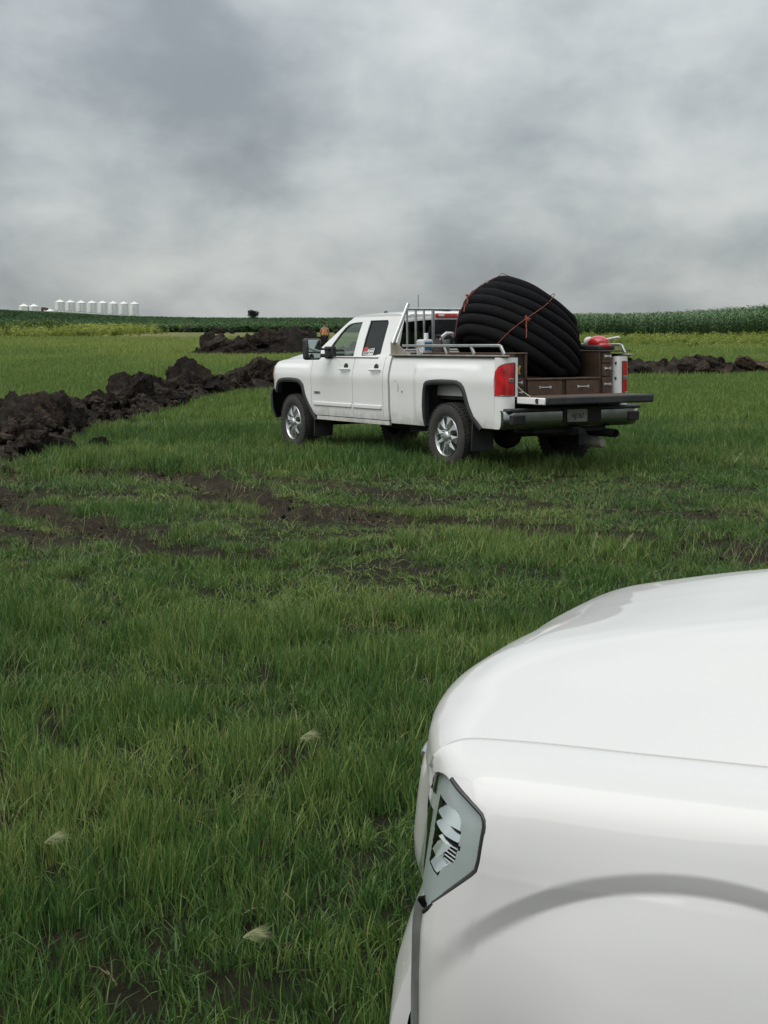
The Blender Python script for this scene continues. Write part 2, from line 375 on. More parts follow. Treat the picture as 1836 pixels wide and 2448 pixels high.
r.color_ramp.elements[0].color = (.55,.55,.55,1); r.color_ramp.elements[1].color = (1.5,1.45,1.35,1)
mxg = n.new('ShaderNodeMix'); mxg.data_type = 'RGBA'; mxg.blend_type = 'MULTIPLY'; mxg.inputs[0].default_value = 1.0
l.new(at.outputs['Color'], mxg.inputs[6]); l.new(r.outputs[0], mxg.inputs[7]); l.new(mxg.outputs[2], b.inputs['Base Color'])
b.inputs['Roughness'].default_value = .95; b.inputs['Specular IOR Level'].default_value = .15
bp = n.new('ShaderNodeBump'); bp.inputs['Strength'].default_value = 1.0; bp.inputs['Distance'].default_value = .07; l.new(gnoise(30.0, 10), bp.inputs['Height']); l.new(bp.outputs[0], b.inputs['Normal'])
me.materials.append(gm)
ground = bpy.data.objects.new('ground', me); link(ground); ground['kind'] = 'structure'; ground['label'] = 'grassy field with bare muddy tyre tracks rising to crop fields'

# ------------------------------------------------------------------ soil windrows
def soil_mat(name, a, b_, c_):
    m, n, l, b = mat_new(name); tcn = n.new('ShaderNodeTexCoord')
    def tx(sc, det, kind='Object'):
        q = n.new('ShaderNodeTexNoise'); q.inputs['Scale'].default_value = sc; q.inputs['Detail'].default_value = det; q.inputs['Roughness'].default_value = .7
        l.new(tcn.outputs[kind], q.inputs['Vector']); return q.outputs[0]
    r = n.new('ShaderNodeValToRGB'); l.new(tx(3.5, 7), r.inputs[0]); cr = r.color_ramp
    cr.elements[0].position = .32; cr.elements[0].color = (*a, 1); cr.elements[1].position = .78; cr.elements[1].color = (*c_, 1); e = cr.elements.new(.52); e.color = (*b_, 1)
    oi = n.new('ShaderNodeObjectInfo'); h = n.new('ShaderNodeHueSaturation'); mr = n.new('ShaderNodeMapRange'); mr.inputs[3].default_value = .6; mr.inputs[4].default_value = 1.9
    l.new(oi.outputs['Random'], mr.inputs[0]); l.new(mr.outputs[0], h.inputs['Value']); l.new(r.outputs[0], h.inputs['Color']); l.new(h.outputs[0], b.inputs['Base Color'])
    b.inputs['Roughness'].default_value = .92; b.inputs['Specular IOR Level'].default_value = .2
    bp = n.new('ShaderNodeBump'); bp.inputs['Strength'].default_value = 1.0; bp.inputs['Distance'].default_value = .06
    l.new(tx(16, 8), bp.inputs['Height']); l.new(bp.outputs[0], b.inputs['Normal']); return m
SOIL_D = soil_mat('dark_topsoil', (.011,.0085,.007), (.024,.018,.014), (.075,.057,.043))
SOIL_B = soil_mat('brown_subsoil', (.026,.019,.014), (.052,.037,.026), (.10,.072,.050))
def clod_mesh(seed, mat, sub=5):
    rs = random.Random(seed); bm = bmesh.new(); bmesh.ops.create_icosphere(bm, subdivisions=sub, radius=1.0)
    cuts = [(Vector((rs.gauss(0,1), rs.gauss(0,1), rs.gauss(0,1))).normalized(), rs.uniform(.48,.82)) for _ in range(13)]
    o = Vector((seed*3.1, seed*1.3, seed*.7))
    for v in bm.verts:
        p = v.co.copy()
        for d, k in cuts:
            s_ = p.dot(d)
            if s_ > k: p -= d*(s_-k)*.96
        q = v.co
        p *= 1 + .30*mnoise.noise(q*1.6+o) + .13*mnoise.noise(q*3.7+o) + .13*(abs(mnoise.noise(q*7.1+o))-.2) + .09*mnoise.noise(q*14.3+o) + .07*mnoise.noise(q*29+o)
        v.co = p
    me = bpy.data.meshes.new('clod'); bm.to_mesh(me); bm.free(); me.materials.append(mat)
    me.polygons.foreach_set('use_smooth', [True]*len(me.polygons)); me.set_sharp_from_angle(angle=math.radians(50)); return me
CLODS_D = [clod_mesh(k, SOIL_D) for k in range(7)]
CLODS_B = [clod_mesh(k+20, SOIL_B) for k in range(4)]
def polyline_at(pl, t):
    P = np.array(pl); L = np.r_[0, np.cumsum(np.hypot(*np.diff(P, axis=0).T))]; q = t*L[-1]
    return np.interp(q, L, P[:, 0]), np.interp(q, L, P[:, 1]), L[-1]
def windrow(name, label, pl, hfun, wfun, meshes, nclod, size, seed, mat, crumbs, extra=()):
    rs = np.random.default_rng(seed); t0 = thing(name, label, 'soil pile')
    nt, nw = int(polyline_at(pl, 0)[2]/.16)+2, 25; T = np.linspace(0, 1, nt); cx, cy, L = polyline_at(pl, T)
    dx, dy = np.gradient(cx), np.gradient(cy); q = np.hypot(dx, dy); nxv, nyv = -dy/q, dx/q
    rows = []
    for i in range(nt):
        h, w = hfun(T[i]), wfun(T[i]); a = np.linspace(-1.15, 1.15, nw); X = cx[i]+nxv[i]*a*w; Y = cy[i]+nyv[i]*a*w
        prof = np.clip(1-np.abs(a)**1.6, -.15, 1)
        nn = fbm(X*1.5, Y*1.5, seed, 4); n2_ = fbm(X*4.5, Y*4.5, seed+3, 3); n3_ = fbm(X*.55, Y*.55, seed+9, 2)
        Z = height(X, Y) - .06 + h*prof*(.10+.75*nn+.7*(n3_-.3)) + (n2_-.5)*.34*np.clip(prof, 0, 1)
        X = X + (fbm(X*3, Y*3, seed+5)-.5)*.16; Y = Y + (fbm(X*3, Y*3, seed+6)-.5)*.16
        rows.append(list(zip(X, Y, Z)))
    obj('mound', MB().grid(rows), mat, t0, smooth=40)
    def hgt(t, a): 
        return hfun(t)*max(0, 1-abs(a)**1.6)*.5
    def put(mesh, x, y, z, s, sq, rot):
        o = bpy.data.objects.new('clod', mesh); link(o, t0); o.location = (x, y, z); o.scale = (s*sq[0], s*sq[1], s*sq[2]); o.rotation_euler = rot
    for k in range(nclod):
        t = (k+rs.random())/nclod; a = np.clip(rs.normal(0, .45), -1.0, 1.0); h, w = hfun(t), wfun(t)
        x, y, _ = polyline_at(pl, t); i = min(nt-1, int(t*nt)); x += nxv[i]*a*w; y += nyv[i]*a*w
        s = size*rs.choice([.5,.65,.8,1.0,1.3,1.65], p=[.22,.23,.2,.17,.12,.06])*(.55+.45*(1-abs(a)))*min(1.2, .35+h)
        put(meshes[rs.integers(len(meshes))], x, y, hz(x, y)+hgt(t, a)*(.6+.55*rs.random())+s*.12, s, rs.uniform(.75,1.25,3)*np.array([1,1,.85]), tuple(rs.uniform(0, 6.28, 3)))
    for (mi, x, y, z, s, sq, rz) in extra:
        put(meshes[mi % len(meshes)], x, y, hz(x, y)+z*.66, s*1.08, sq, (rs.uniform(-.4,.4), rs.uniform(-.4,.4), rz))
    mb = MB()
    for k in range(crumbs):
        t = rs.random(); a = np.clip(rs.normal(0, .75), -1.6, 1.6); x, y, _ = polyline_at(pl, t); i = min(nt-1, int(t*nt)); w = wfun(t); x += nxv[i]*a*w; y += nyv[i]*a*w
        s = rs.uniform(.02, .075)*(size/.3); mb.ico((x, y, hz(x, y)+hgt(t, a)*1.25+s*.3), s, 1, rs.uniform(.6,1.3,3), None, .5, 2.0, k)
    obj('loose_crumbs', mb, mat, t0, smooth=30, kind='stuff')
    return t0
hm_t = [0,.05,.10,.16,.22,.30,.38,.44,.50,.56,.62,.70,.78,.835,.86,.90,.95,1.0]
hm_h = [.46,.48,.52,.54,.60,.64,.66,.72,.78,.85,.90,.8,.75,.78,.42,.74,.85,.78]
windrow('soil_windrow', 'long row of black upturned soil clods running past the pickup across the grass', WIN_MAIN,
        lambda t: float(np.interp(t, hm_t, hm_h)), lambda t: .82 if t < .5 else .9, CLODS_D+CLODS_B[:3], 290, .32, 51, SOIL_D, 2600,
        extra=[(0,-5.35,21.3,.42,.55,(1,1,.95),.3),(7,-5.75,23.0,.36,.62,(1.1,.9,.85),1.1),(2,-5.3,24.0,.30,.42,(1,1,1),2.0),(7,-5.65,25.3,.36,.55,(1.2,.9,.8),.5),(3,-5.25,30.5,.52,.48,(.9,.9,1.1),.9),
               (7,-5.1,33.6,.45,.40,(1,.8,.9),.2),(4,-4.75,36.6,.48,.66,(.9,1,.95),1.7),(5,-3.95,39.4,.40,.50,(1.1,1,.9),.4),(1,-3.3,41.0,.5,.6,(1.1,1,.9),.4),
               (7,8.3,50.3,.30,.52,(1.2,1,.85),.4),(7,8.9,50.4,.15,.42,(1.2,1,.7),2.4),(8,10.55,50.8,.32,.44,(1.2,1,.8),.4),(7,11.6,51.0,.30,.45,(1.3,1,.75),1.4),(7,12.75,51.6,.58,.40,(1.3,.7,.9),.7),(8,13.5,51.9,.28,.55,(1.3,1,.8),.7),
               (2,-4.55,20.45,.08,.30,(1.2,1,.6),.7),(3,-4.15,20.9,.06,.24,(1.3,1,.6),.2),(1,-4.85,20.2,.12,.32,(1.2,1,.7),1.7)])
windrow('soil_bank', 'high dark soil bank behind the clod row in front of the orange vest', WIN_BACK,
        lambda t: float(np.interp(t, [0,.08,.18,.30,.36,.42,.46,.52,1], [.12,.95,1.25,1.5,1.75,1.8,1.2,.4,.4])), lambda t: 1.7, CLODS_D, 210, .42, 77, SOIL_D, 1600)
FAR_CLODS = [(-42,249,1.5),(-27,202,1.1),(-20.5,182,1.25),(-18.8,183,1.0),(-14.6,180,.8),(-11.6,181,1.0),(-10.2,180,.7),(-9.4,181,.9),(-5.6,178,.9),(-37,235,1.0)]
names_ = ['leftmost','second','third','fourth','fifth','sixth','seventh','eighth','rightmost','low']
for k, (x, y, s) in enumerate(sorted(FAR_CLODS)):
    o = bpy.data.objects.new('soil_clod', CLODS_D[k % 7]); link(o); o.location = (x, y, hz(x, y)+s*.25); o.scale = (s*.75, s*.6, s*.42); o.rotation_euler = (0, 0, k*1.3)
    tag(o, 'small dark soil heap at the far field edge, number %s from the left' % ['one','two','three','four','five','six','seven','eight','nine','ten'][k], 'soil heap', 'small soil heaps along the far field edge')

# ------------------------------------------------------------------ vegetation (stuff): instanced tufts
def leaf_mat(name, c0, c1, c2, rough=.5, trans=.28, spec=.35):
    m, n, l, b = mat_new(name)
    va = n.new('ShaderNodeAttribute'); va.attribute_name = 'bc'
    ti = n.new('ShaderNodeAttribute'); ti.attribute_type = 'INSTANCER'; ti.attribute_name = 'tint'
    ad = n.new('ShaderNodeMath'); ad.operation = 'MULTIPLY_ADD'; ad.inputs[1].default_value = .55; l.new(va.outputs['Fac'], ad.inputs[0])
    sc = n.new('ShaderNodeMath'); sc.operation = 'MULTIPLY'; sc.inputs[1].default_value = .45; l.new(ti.outputs['Fac'], sc.inputs[0]); l.new(sc.outputs[0], ad.inputs[2])
    r = n.new('ShaderNodeValToRGB'); l.new(ad.outputs[0], r.inputs[0]); cr = r.color_ramp
    cr.elements[0].position = .08; cr.elements[0].color = (*c0, 1); cr.elements[1].position = .92; cr.elements[1].color = (*c2, 1); e = cr.elements.new(.5); e.color = (*c1, 1)
    l.new(r.outputs[0], b.inputs['Base Color']); b.inputs['Roughness'].default_value = rough; b.inputs['Specular IOR Level'].default_value = spec
    t = n.new('ShaderNodeBsdfTranslucent'); l.new(r.outputs[0], t.inputs[0]); x = n.new('ShaderNodeMixShader'); x.inputs[0].default_value = trans
    out = n['Material Output'] if 'Material Output' in n else n.new('ShaderNodeOutputMaterial')
    l.new(b.outputs[0], x.inputs[1]); l.new(t.outputs[0], x.inputs[2]); l.new(x.outputs[0], out.inputs[0]); return m
GRASS = leaf_mat('young_cereal_grass', (.030,.080,.019), (.078,.160,.034), (.240,.285,.080))
GRASS_F = leaf_mat('far_grass', (.088,.150,.034), (.150,.228,.048), (.29,.32,.085))
STRAW = leaf_mat('dry_straw', (.16,.13,.07), (.22,.19,.10), (.32,.29,.16), .7)
WEED = leaf_mat('yellow_green_weed', (.13,.20,.042), (.22,.285,.058), (.42,.43,.09))
WEEDG = leaf_mat('leafy_weed', (.05,.10,.026), (.085,.14,.032), (.16,.19,.045))
CORN = leaf_mat('corn_leaf', (.038,.090,.030), (.070,.145,.045), (.14,.215,.08), .42, .25, .5)
CROP = leaf_mat('far_row_crop', (.030,.072,.024), (.050,.108,.032), (.078,.142,.042))

def tuft_proto(name, mat, blades, hgt, spread, width, lean, seed, segs=3, drop=.25, yfrac=0.0):
    rs = random.Random(seed); V, Fc, C = [], [], []
    for k in range(blades):
        a = rs.uniform(0, 6.283); rr = spread*math.sqrt(rs.random()); bx, by = rr*math.cos(a), rr*math.sin(a)
        d = rs.uniform(0, 6.283); ln = hgt*rs.uniform(.55, 1.15); le = lean*abs(rs.gauss(.0, .7))+.05; w = width*rs.uniform(.7, 1.25)
        fa = rs.uniform(0, 3.14159); wx, wy = math.cos(fa)*w/2, math.sin(fa)*w/2; tone = rs.random()*.9 if rs.random() > yfrac else rs.uniform(.9, 1.3)
        o = len(V); px_, py_, pz_ = bx, by, -.02; ang = le*.3
        for i in range(segs+1):
            f = i/segs; tw = (1-.35*f) if i < segs else .12
            V += [(px_-wx*tw, py_-wy*tw, pz_), (px_+wx*tw, py_+wy*tw, pz_)]; C += [tone]*2
            st = ln/segs; px_ += math.cos(d)*math.sin(ang)*st; py_ += math.sin(d)*math.sin(ang)*st; pz_ += math.cos(ang)*st; ang += le*(.5+drop*2.2*f)
        Fc += [(o+2*i, o+2*i+1, o+2*i+3, o+2*i+2) for i in range(segs)]
    return proto(name, V, Fc, C, mat)
def proto(name, V, Fc, C, mat):
    me = bpy.data.meshes.new(name); me.from_pydata(V, [], Fc); me.materials.append(mat)
    at = me.attributes.new('bc', 'FLOAT', 'POINT'); at.data.foreach_set('value', np.array(C, np.float32))
    me.polygons.foreach_set('use_smooth', [True]*len(me.polygons)); me.update(); return bpy.data.objects.new(name, me)
def leafy_proto(name, mat, nleaf, h, lw, ll, seed, stems=3, ytop=0.0):
    rs = random.Random(seed); V, Fc, C = [], [], []
    for s_ in range(stems):
        sx, sy = rs.uniform(-.12,.12)*h, rs.uniform(-.12,.12)*h; tx, ty = rs.uniform(-.18,.18)*h, rs.uniform(-.18,.18)*h; hh = h*rs.uniform(.7,1.05)
        o = len(V); V += [(sx-.008, sy, 0), (sx+.008, sy, 0), (sx+tx+.004, sy+ty, hh), (sx+tx-.004, sy+ty, hh)]; C += [.35]*4; Fc.append((o, o+1, o+2, o+3))
        for k in range(nleaf):
            f = rs.uniform(.08, 1.0); a = rs.uniform(0, 6.283); el = rs.uniform(-.2, .9); L = ll*rs.uniform(.6,1.2)*(1.15-.5*f); W = lw*rs.uniform(.7,1.2)*(1.1-.4*f)
            c = Vector((sx+tx*f, sy+ty*f, hh*f)); d = Vector((math.cos(a)*math.cos(el), math.sin(a)*math.cos(el), math.sin(el))); sd_ = Vector((-math.sin(a), math.cos(a), 0))
            tone = rs.random()*.8 + (ytop if f > .75 and rs.random() < .6 else 0)
            m1 = c + d*L*.5 + Vector((0,0,.04*L)); t1 = c + d*L + Vector((0,0,-.22*L)); o = len(V)
            V += [c, m1+sd_*W/2, t1, m1-sd_*W/2]; C += [tone]*4; Fc.append((o, o+1, o+2, o+3))
    return proto(name, [tuple(v) for v in V], Fc, C, mat)
def corn_proto(name, mat, h, seed):
    rs = random.Random(seed); V, Fc, C = [], [], []
    o = len(V); V += [(-.014,0,0),(.014,0,0),(.008,0,h*.9),(-.008,0,h*.9),(0,-.014,0),(0,.014,0),(0,.008,h*.9),(0,-.008,h*.9)]; C += [.5]*8; Fc += [(0,1,2,3),(4,5,6,7)]
    base = rs.uniform(0, 3.14)
    for k in range(11):
        f = .12 + .82*k/10; a = base + (k % 2)*math.pi + rs.uniform(-.5,.5); L = h*.45*rs.uniform(.75,1.15)*(1-.25*abs(f-.5)); W = .075*rs.uniform(.8,1.2); ang = .45+rs.uniform(-.15,.15)
        p = Vector((0,0,h*f*.92)); tone = rs.random(); o = len(V); n_ = 5
        for i in range(n_+1):
            q = i/n_; w = W*(1-q**2.2)*(.55+.9*q if q < .5 else 1.0)+.004; s_ = Vector((-math.sin(a), math.cos(a), .25))*w/2
            V += [tuple(p-s_), tuple(p+s_)]; C += [tone]*2
            p = p + Vector((math.cos(a)*math.sin(ang), math.sin(a)*math.sin(ang), math.cos(ang)))*L/n_; ang += .42
        Fc += [(o+2*i, o+2*i+1, o+2*i+3, o+2*i+2) for i in range(n_)]
    return proto(name, V, Fc, C, mat)
def scatter(name, label, protos, X, Y, Z, scl, tint, tilt=.12, seed=0):
    N = len(X); rs = np.random.default_rng(seed)
    c = bpy.data.collections.new(name+'_kinds')
    for p in protos: c.objects.link(p)
    me = bpy.data.meshes.new(name); me.vertices.add(N); me.vertices.foreach_set('co', np.stack([X, Y, Z], 1).astype(np.float32).ravel())
    rot = np.stack([rs.normal(0, tilt, N), rs.normal(0, tilt, N), rs.uniform(0, 6.283, N)], 1)
    for nm, ty, dat in (('rot','FLOAT_VECTOR',rot), ('scl','FLOAT_VECTOR',scl), ('tint','FLOAT',tint), ('idx','INT',rs.integers(0, len(protos), N))):
        at = me.attributes.new(nm, ty, 'POINT'); at.data.foreach_set('vector' if ty == 'FLOAT_VECTOR' else 'value', np.asarray(dat).astype(np.int32 if ty == 'INT' else np.float32).ravel())
    me.update(); o = bpy.data.objects.new(name, me); link(o); o['kind'] = 'stuff'; o['label'] = label
    ng = bpy.data.node_groups.new(name+'_scatter', 'GeometryNodeTree')
    ng.interface.new_socket('Geometry', in_out='INPUT', socket_type='NodeSocketGeometry'); ng.interface.new_socket('Geometry', in_out='OUTPUT', socket_type='NodeSocketGeometry')
    gi = ng.nodes.new('NodeGroupInput'); go = ng.nodes.new('NodeGroupOutput'); ip = ng.nodes.new('GeometryNodeInstanceOnPoints'); ci = ng.nodes.new('GeometryNodeCollectionInfo')
    ci.inputs['Collection'].default_value = c; ci.inputs['Separate Children'].default_value = True; ci.inputs['Reset Children'].default_value = True
    def na(nm, ty):
        q = ng.nodes.new('GeometryNodeInputNamedAttribute'); q.data_type = ty; q.inputs[0].default_value = nm; return q.outputs[0]
    L = ng.links.new
    er = ng.nodes.new('FunctionNodeEulerToRotation'); L(na('rot','FLOAT_VECTOR'), er.inputs[0])
    L(gi.outputs[0], ip.inputs['Points']); L(ci.outputs[0], ip.inputs['Instance']); ip.inputs['Pick Instance'].default_value = True
    L(na('idx','INT'), ip.inputs['Instance Index']); L(er.outputs[0], ip.inputs['Rotation']); L(na('scl','FLOAT_VECTOR'), ip.inputs['Scale']); L(ip.outputs[0], go.inputs[0])
    md = o.modifiers.new('scatter', 'NODES'); md.node_group = ng; return o
def area_pts(y0, y1, dens, margin, rs, xfun=None):
    ha = lambda y: .2623*y*1.02 + margin
    A = (y1-y0)*(ha(y0)+ha(y1)); N = int(A*dens); Y = y0 + (y1-y0)*rs.random(N*2); keep = rs.random(N*2) < ha(Y)/ha(y1); Y = Y[keep]
    return rs.uniform(-1, 1, len(Y))*ha(Y), Y
near = [tuft_proto('grass_tuft', GRASS, 17, .165, .055, .0046, .36, k, 3, .3, .07) for k in range(8)]
flat = [tuft_proto('grass_tuft', GRASS, 11, .13, .06, .005, 1.2, 40+k, 3, .2, .12) for k in range(4)]
sX, sY, sZ, sS, sT = [], [], [], [], []
rs = np.random.default_rng(101)
for y0, y1, dens, hs, ws in ((2.0, 5.5, 250, .90, 1.0), (5.5, 9.0, 185, .95, 1.12), (9.0, 15.0, 165, .66, 1.4), (15.0, 27.0, 85, .66, 2.0)):
    X, Y = area_pts(y0, y1, dens, 1.9 if y0 < 9 else 2.2, rs)
    d = dirt_mask(X, Y); cl_ = fbm(X*1.9, Y*1.9, 61); big = fbm(X*.35, Y*.35, 62, 3); fine_ = fbm(X*9, Y*9, 66, 2)
    d = d*np.where(Y < 8.8, .45, 1.0)
    tr_ = sstep(8.2, 10.5, Y)*sstep(18.2, 16.6, Y)*sstep(.30, .55, fbm(X*.55+3, Y*.8, 67, 3))
    keep = rs.random(len(X)) < np.clip(1-1.12*d, 0, 1)*np.where(Y < 8.5, .82+.18*sstep(.2,.5,cl_), .35+.65*sstep(.16, .50, cl_))*(.26+.74*sstep(.34,.56,fine_))*(1-.45*tr_); X, Y, cl_, big, tr_ = X[keep], Y[keep], cl_[keep], big[keep], tr_[keep]
    tall = (.55+.75*sstep(.30,.62,cl_))*(.7+.6*big)*rs.uniform(.75, 1.2, len(X))*hs*(1-.38*tr_)
    # the verge round the parked pickup was not driven over and stands taller
    tall *= 1 + .75*sstep(16.6, 17.8, Y)*sstep(27, 23, Y)
    sX.append(X); sY.append(Y); sZ.append(height(X, Y)); sS.append(np.stack([ws*np.ones(len(X)), ws*np.ones(len(X)), tall], 1)); sT.append(np.clip(fbm(X*.8, Y*.8, 63, 3)*1.7-.38+rs.normal(0,.24,len(X)), 0, 1))
X, Y, Z, S, Tn = map(np.concatenate, (sX, sY, sZ, sS, sT))
scatter('grass', 'green young grass covering the field around both vehicles', near+flat[:2], X, Y, Z, S, Tn, .14, 1)
# straw litter and bent dry stalks
straw = [tuft_proto('straw_wisp', STRAW, 4, .12, .06, .0035, 2.3, 70+k, 3, .1) for k in range(5)]
X, Y = area_pts(2.0, 20.0, 34, 1.9, rs); d = dirt_mask(X, Y); keep = rs.random(len(X)) < .30+.70*sstep(.1,.7,d)*sstep(1.15,.7,d); X, Y = X[keep], Y[keep]
scatter('straw_litter', 'pale dry straw lying among the grass', straw, X, Y, height(X, Y)+.005, np.stack([rs.uniform(.7,1.4,len(X))]*3, 1), rs.random(len(X)), .5, 2)
# pale flowering grasses standing above the sward
flow = [tuft_proto('pale_grass', leaf_mat('pale_flowering_grass', (.10,.13,.04),(.15,.17,.06),(.24,.25,.11)), 6, .30, .05, .0035, .75, 90+k, 4, .35) for k in range(5)]
X, Y = area_pts(2.0, 26.0, 5.0, 1.9, rs); keep = sstep(.46,.62,fbm(X*.7,Y*.7,71,3))+.18 > rs.random(len(X)); X, Y = X[keep], Y[keep]
scatter('flowering_grass', 'pale yellow-green grass stems scattered over the field', flow, X, Y, height(X, Y), np.stack([1.1*np.ones(len(X)), 1.1*np.ones(len(X)), rs.uniform(.7,1.2,len(X))], 1), rs.random(len(X)), .15, 3)
# small loose clods in the tyre tracks
cp = []
for k in range(5):
    mb = MB().ico((0,0,0), 1.0, 2, (1,1,.7), None, .9, 2.2, k+3); m_ = mesh_from('soil_crumb', mb, SOIL_D, 30); cp.append(bpy.data.objects.new('soil_crumb', m_))
X, Y = area_pts(2.5, 26.0, 40, 1.9, rs); d = dirt_mask(X, Y); keep = rs.random(len(X)) < .9*d**1.5; X, Y = X[keep], Y[keep]; s_ = .006+.020*rs.random(len(X))**3
X2, Y2 = area_pts(2.5, 9.5, 260, 1.5, rs); k_ = rs.random(len(X2)) < dirt_mask(X2, Y2); X2, Y2 = X2[k_], Y2[k_]; s_ = np.r_[s_, .003+.007*rs.random(len(X2))**2]; X = np.r_[X, X2]; Y = np.r_[Y, Y2]
scatter('soil_crumbs', 'loose black soil crumbs in the tyre tracks', cp, X, Y, height(X, Y)+s_*.2, np.stack([s_*1.1]*3, 1)*rs.uniform(.7,1.3,(len(X),3)), rs.random(len(X)), 1.0, 4)
# farther turf
ft = [tuft_proto('turf_tuft', GRASS_F, 12, .20, .16, .022, .55, 120+k, 2, .3, .08) for k in range(6)]
sX, sY, sZ, sS, sT = [], [], [], [], []
for y0, y1, dens, sc_ in ((27, 45, 34, 1.0), (45, 80, 13, 1.35), (80, 135, 4.5, 2.0)):
    X, Y = area_pts(y0, y1, dens, 4, rs); d = dirt_mask(X, Y); k_ = rs.random(len(X)) < (1-d)*(.45+.55*sstep(.3,.55,fbm(X*.6,Y*.6,81))); X, Y = X[k_], Y[k_]
    big = fbm(X*.12, Y*.05, 41)
    sX.append(X); sY.append(Y); sZ.append(height(X, Y)); v = sc_*rs.uniform(.7,1.2,len(X)); sS.append(np.stack([v*1.2, v*1.2, v*.9], 1)); sT.append(np.clip(.12+.5*sstep(.40,.66,big)*sstep(40,75,Y)+.62*sstep(56,105,Y)+rs.normal(0,.15,len(X)), 0, 1))
X, Y, Z, S, Tn = map(np.concatenate, (sX, sY, sZ, sS, sT))
scatter('field_turf', 'mown green turf beyond the soil row', ft, X, Y, Z, S, Tn, .12, 5)
# weeds in front of the corn on the right, and the yellow strip on the left
wp = [leafy_proto('weed_plant', WEED, 12, .8, .10, .22, 140+k, 4, .35) for k in range(6)]
Y = 92 + 38*rs.random(8500); X = rs.uniform(2, 50, len(Y)); p_ = sstep(92, 122, Y + 14*(fbm(X*.12, Y*.12, 91)-.5)); k_ = rs.random(len(X)) < .08+.92*p_; X1, Y1 = X[k_], Y[k_]
Y = rs.uniform(132, 212, 9000); X = rs.uniform(-66, -18, len(Y)); p_ = sstep(-24, -38, X + 16*(fbm(X*.1, Y*.1, 92)-.5))*(.25+.75*sstep(135, 165, Y)); k_ = rs.random(len(X)) < p_; X2, Y2 = X[k_], Y[k_]
X = np.r_[X1, X2]; Y = np.r_[Y1, Y2]; v = rs.uniform(.55, 1.15, len(X))*np.where(Y > 145, 1.35, .95)
scatter('yellow_weeds', 'band of yellow-green weeds along the edges of the crops', wp, X, Y, height(X, Y), np.stack([v*1.25, v*1.25, v], 1), np.clip(.35+.5*rs.random(len(X))+.25*(Y > 145), 0, 1), .1, 6)
wg = [leafy_proto('leafy_weed', WEEDG, 14, 1.5, .22, .42, 160+k, 4, .15) for k in range(5)]
Y = rs.uniform(150, 185, 900); X = rs.uniform(-60, -30, len(Y)); k_ = rs.random(len(X)) < sstep(-33, -40, X + .10*(Y-165))*sstep(148,156,Y)
X, Y = X[k_], Y[k_]; v = rs.uniform(.7, 1.25, len(X))
scatter('leafy_weeds', 'tall leafy green weeds at the left edge before the crop field', wg, X, Y, height(X, Y), np.stack([v, v, v], 1), rs.random(len(X)), .1, 7)
# corn on the right
kp = [corn_proto('corn_plant', CORN, 2.1, 180+k) for k in range(8)]
rows_ = np.arange(119, 190, .78); X, Y = [], []
for i, yy in enumerate(rows_):
    st = .20 if yy < 150 else .34; x_ = np.arange(6, 58, st); x_ = x_ + rs.normal(0, .06, len(x_)); X.append(x_); Y.append(yy + .06*x_*0 + rs.normal(0, .08, len(x_)) + 3*np.sin(x_*.11))
X = np.concatenate(X); Y = np.concatenate(Y); v = rs.uniform(.82, 1.12, len(X))
scatter('corn_crop', 'tall green corn field behind the pickup bed on the right', kp, X, Y, height(X, Y), np.stack([v*1.15, v*1.15, v], 1), np.clip(rs.random(len(X))*.8+.1, 0, 1), .07, 8)
# far crop on the left and behind
fp = [leafy_proto('crop_plant', CROP, 14, 1.15, .26, .5, 200+k, 4, .1) for k in range(6)]
Y = 200*(3.1**(rs.random(30000))); X = rs.uniform(-.36, .16, len(Y))*Y; k_ = Y < 610; X, Y = X[k_], Y[k_]
v = rs.uniform(.75, 1.1, len(X))*.82
scatter('far_crop', 'dark green row crop covering the rise under the grain bins', fp, X, Y, height(X, Y)-.05, np.stack([v*1.6, v*1.6, v], 1), np.clip(fbm(X*.05, Y*.02, 95)+rs.normal(0,.12,len(X)), 0, 1), .08, 9)

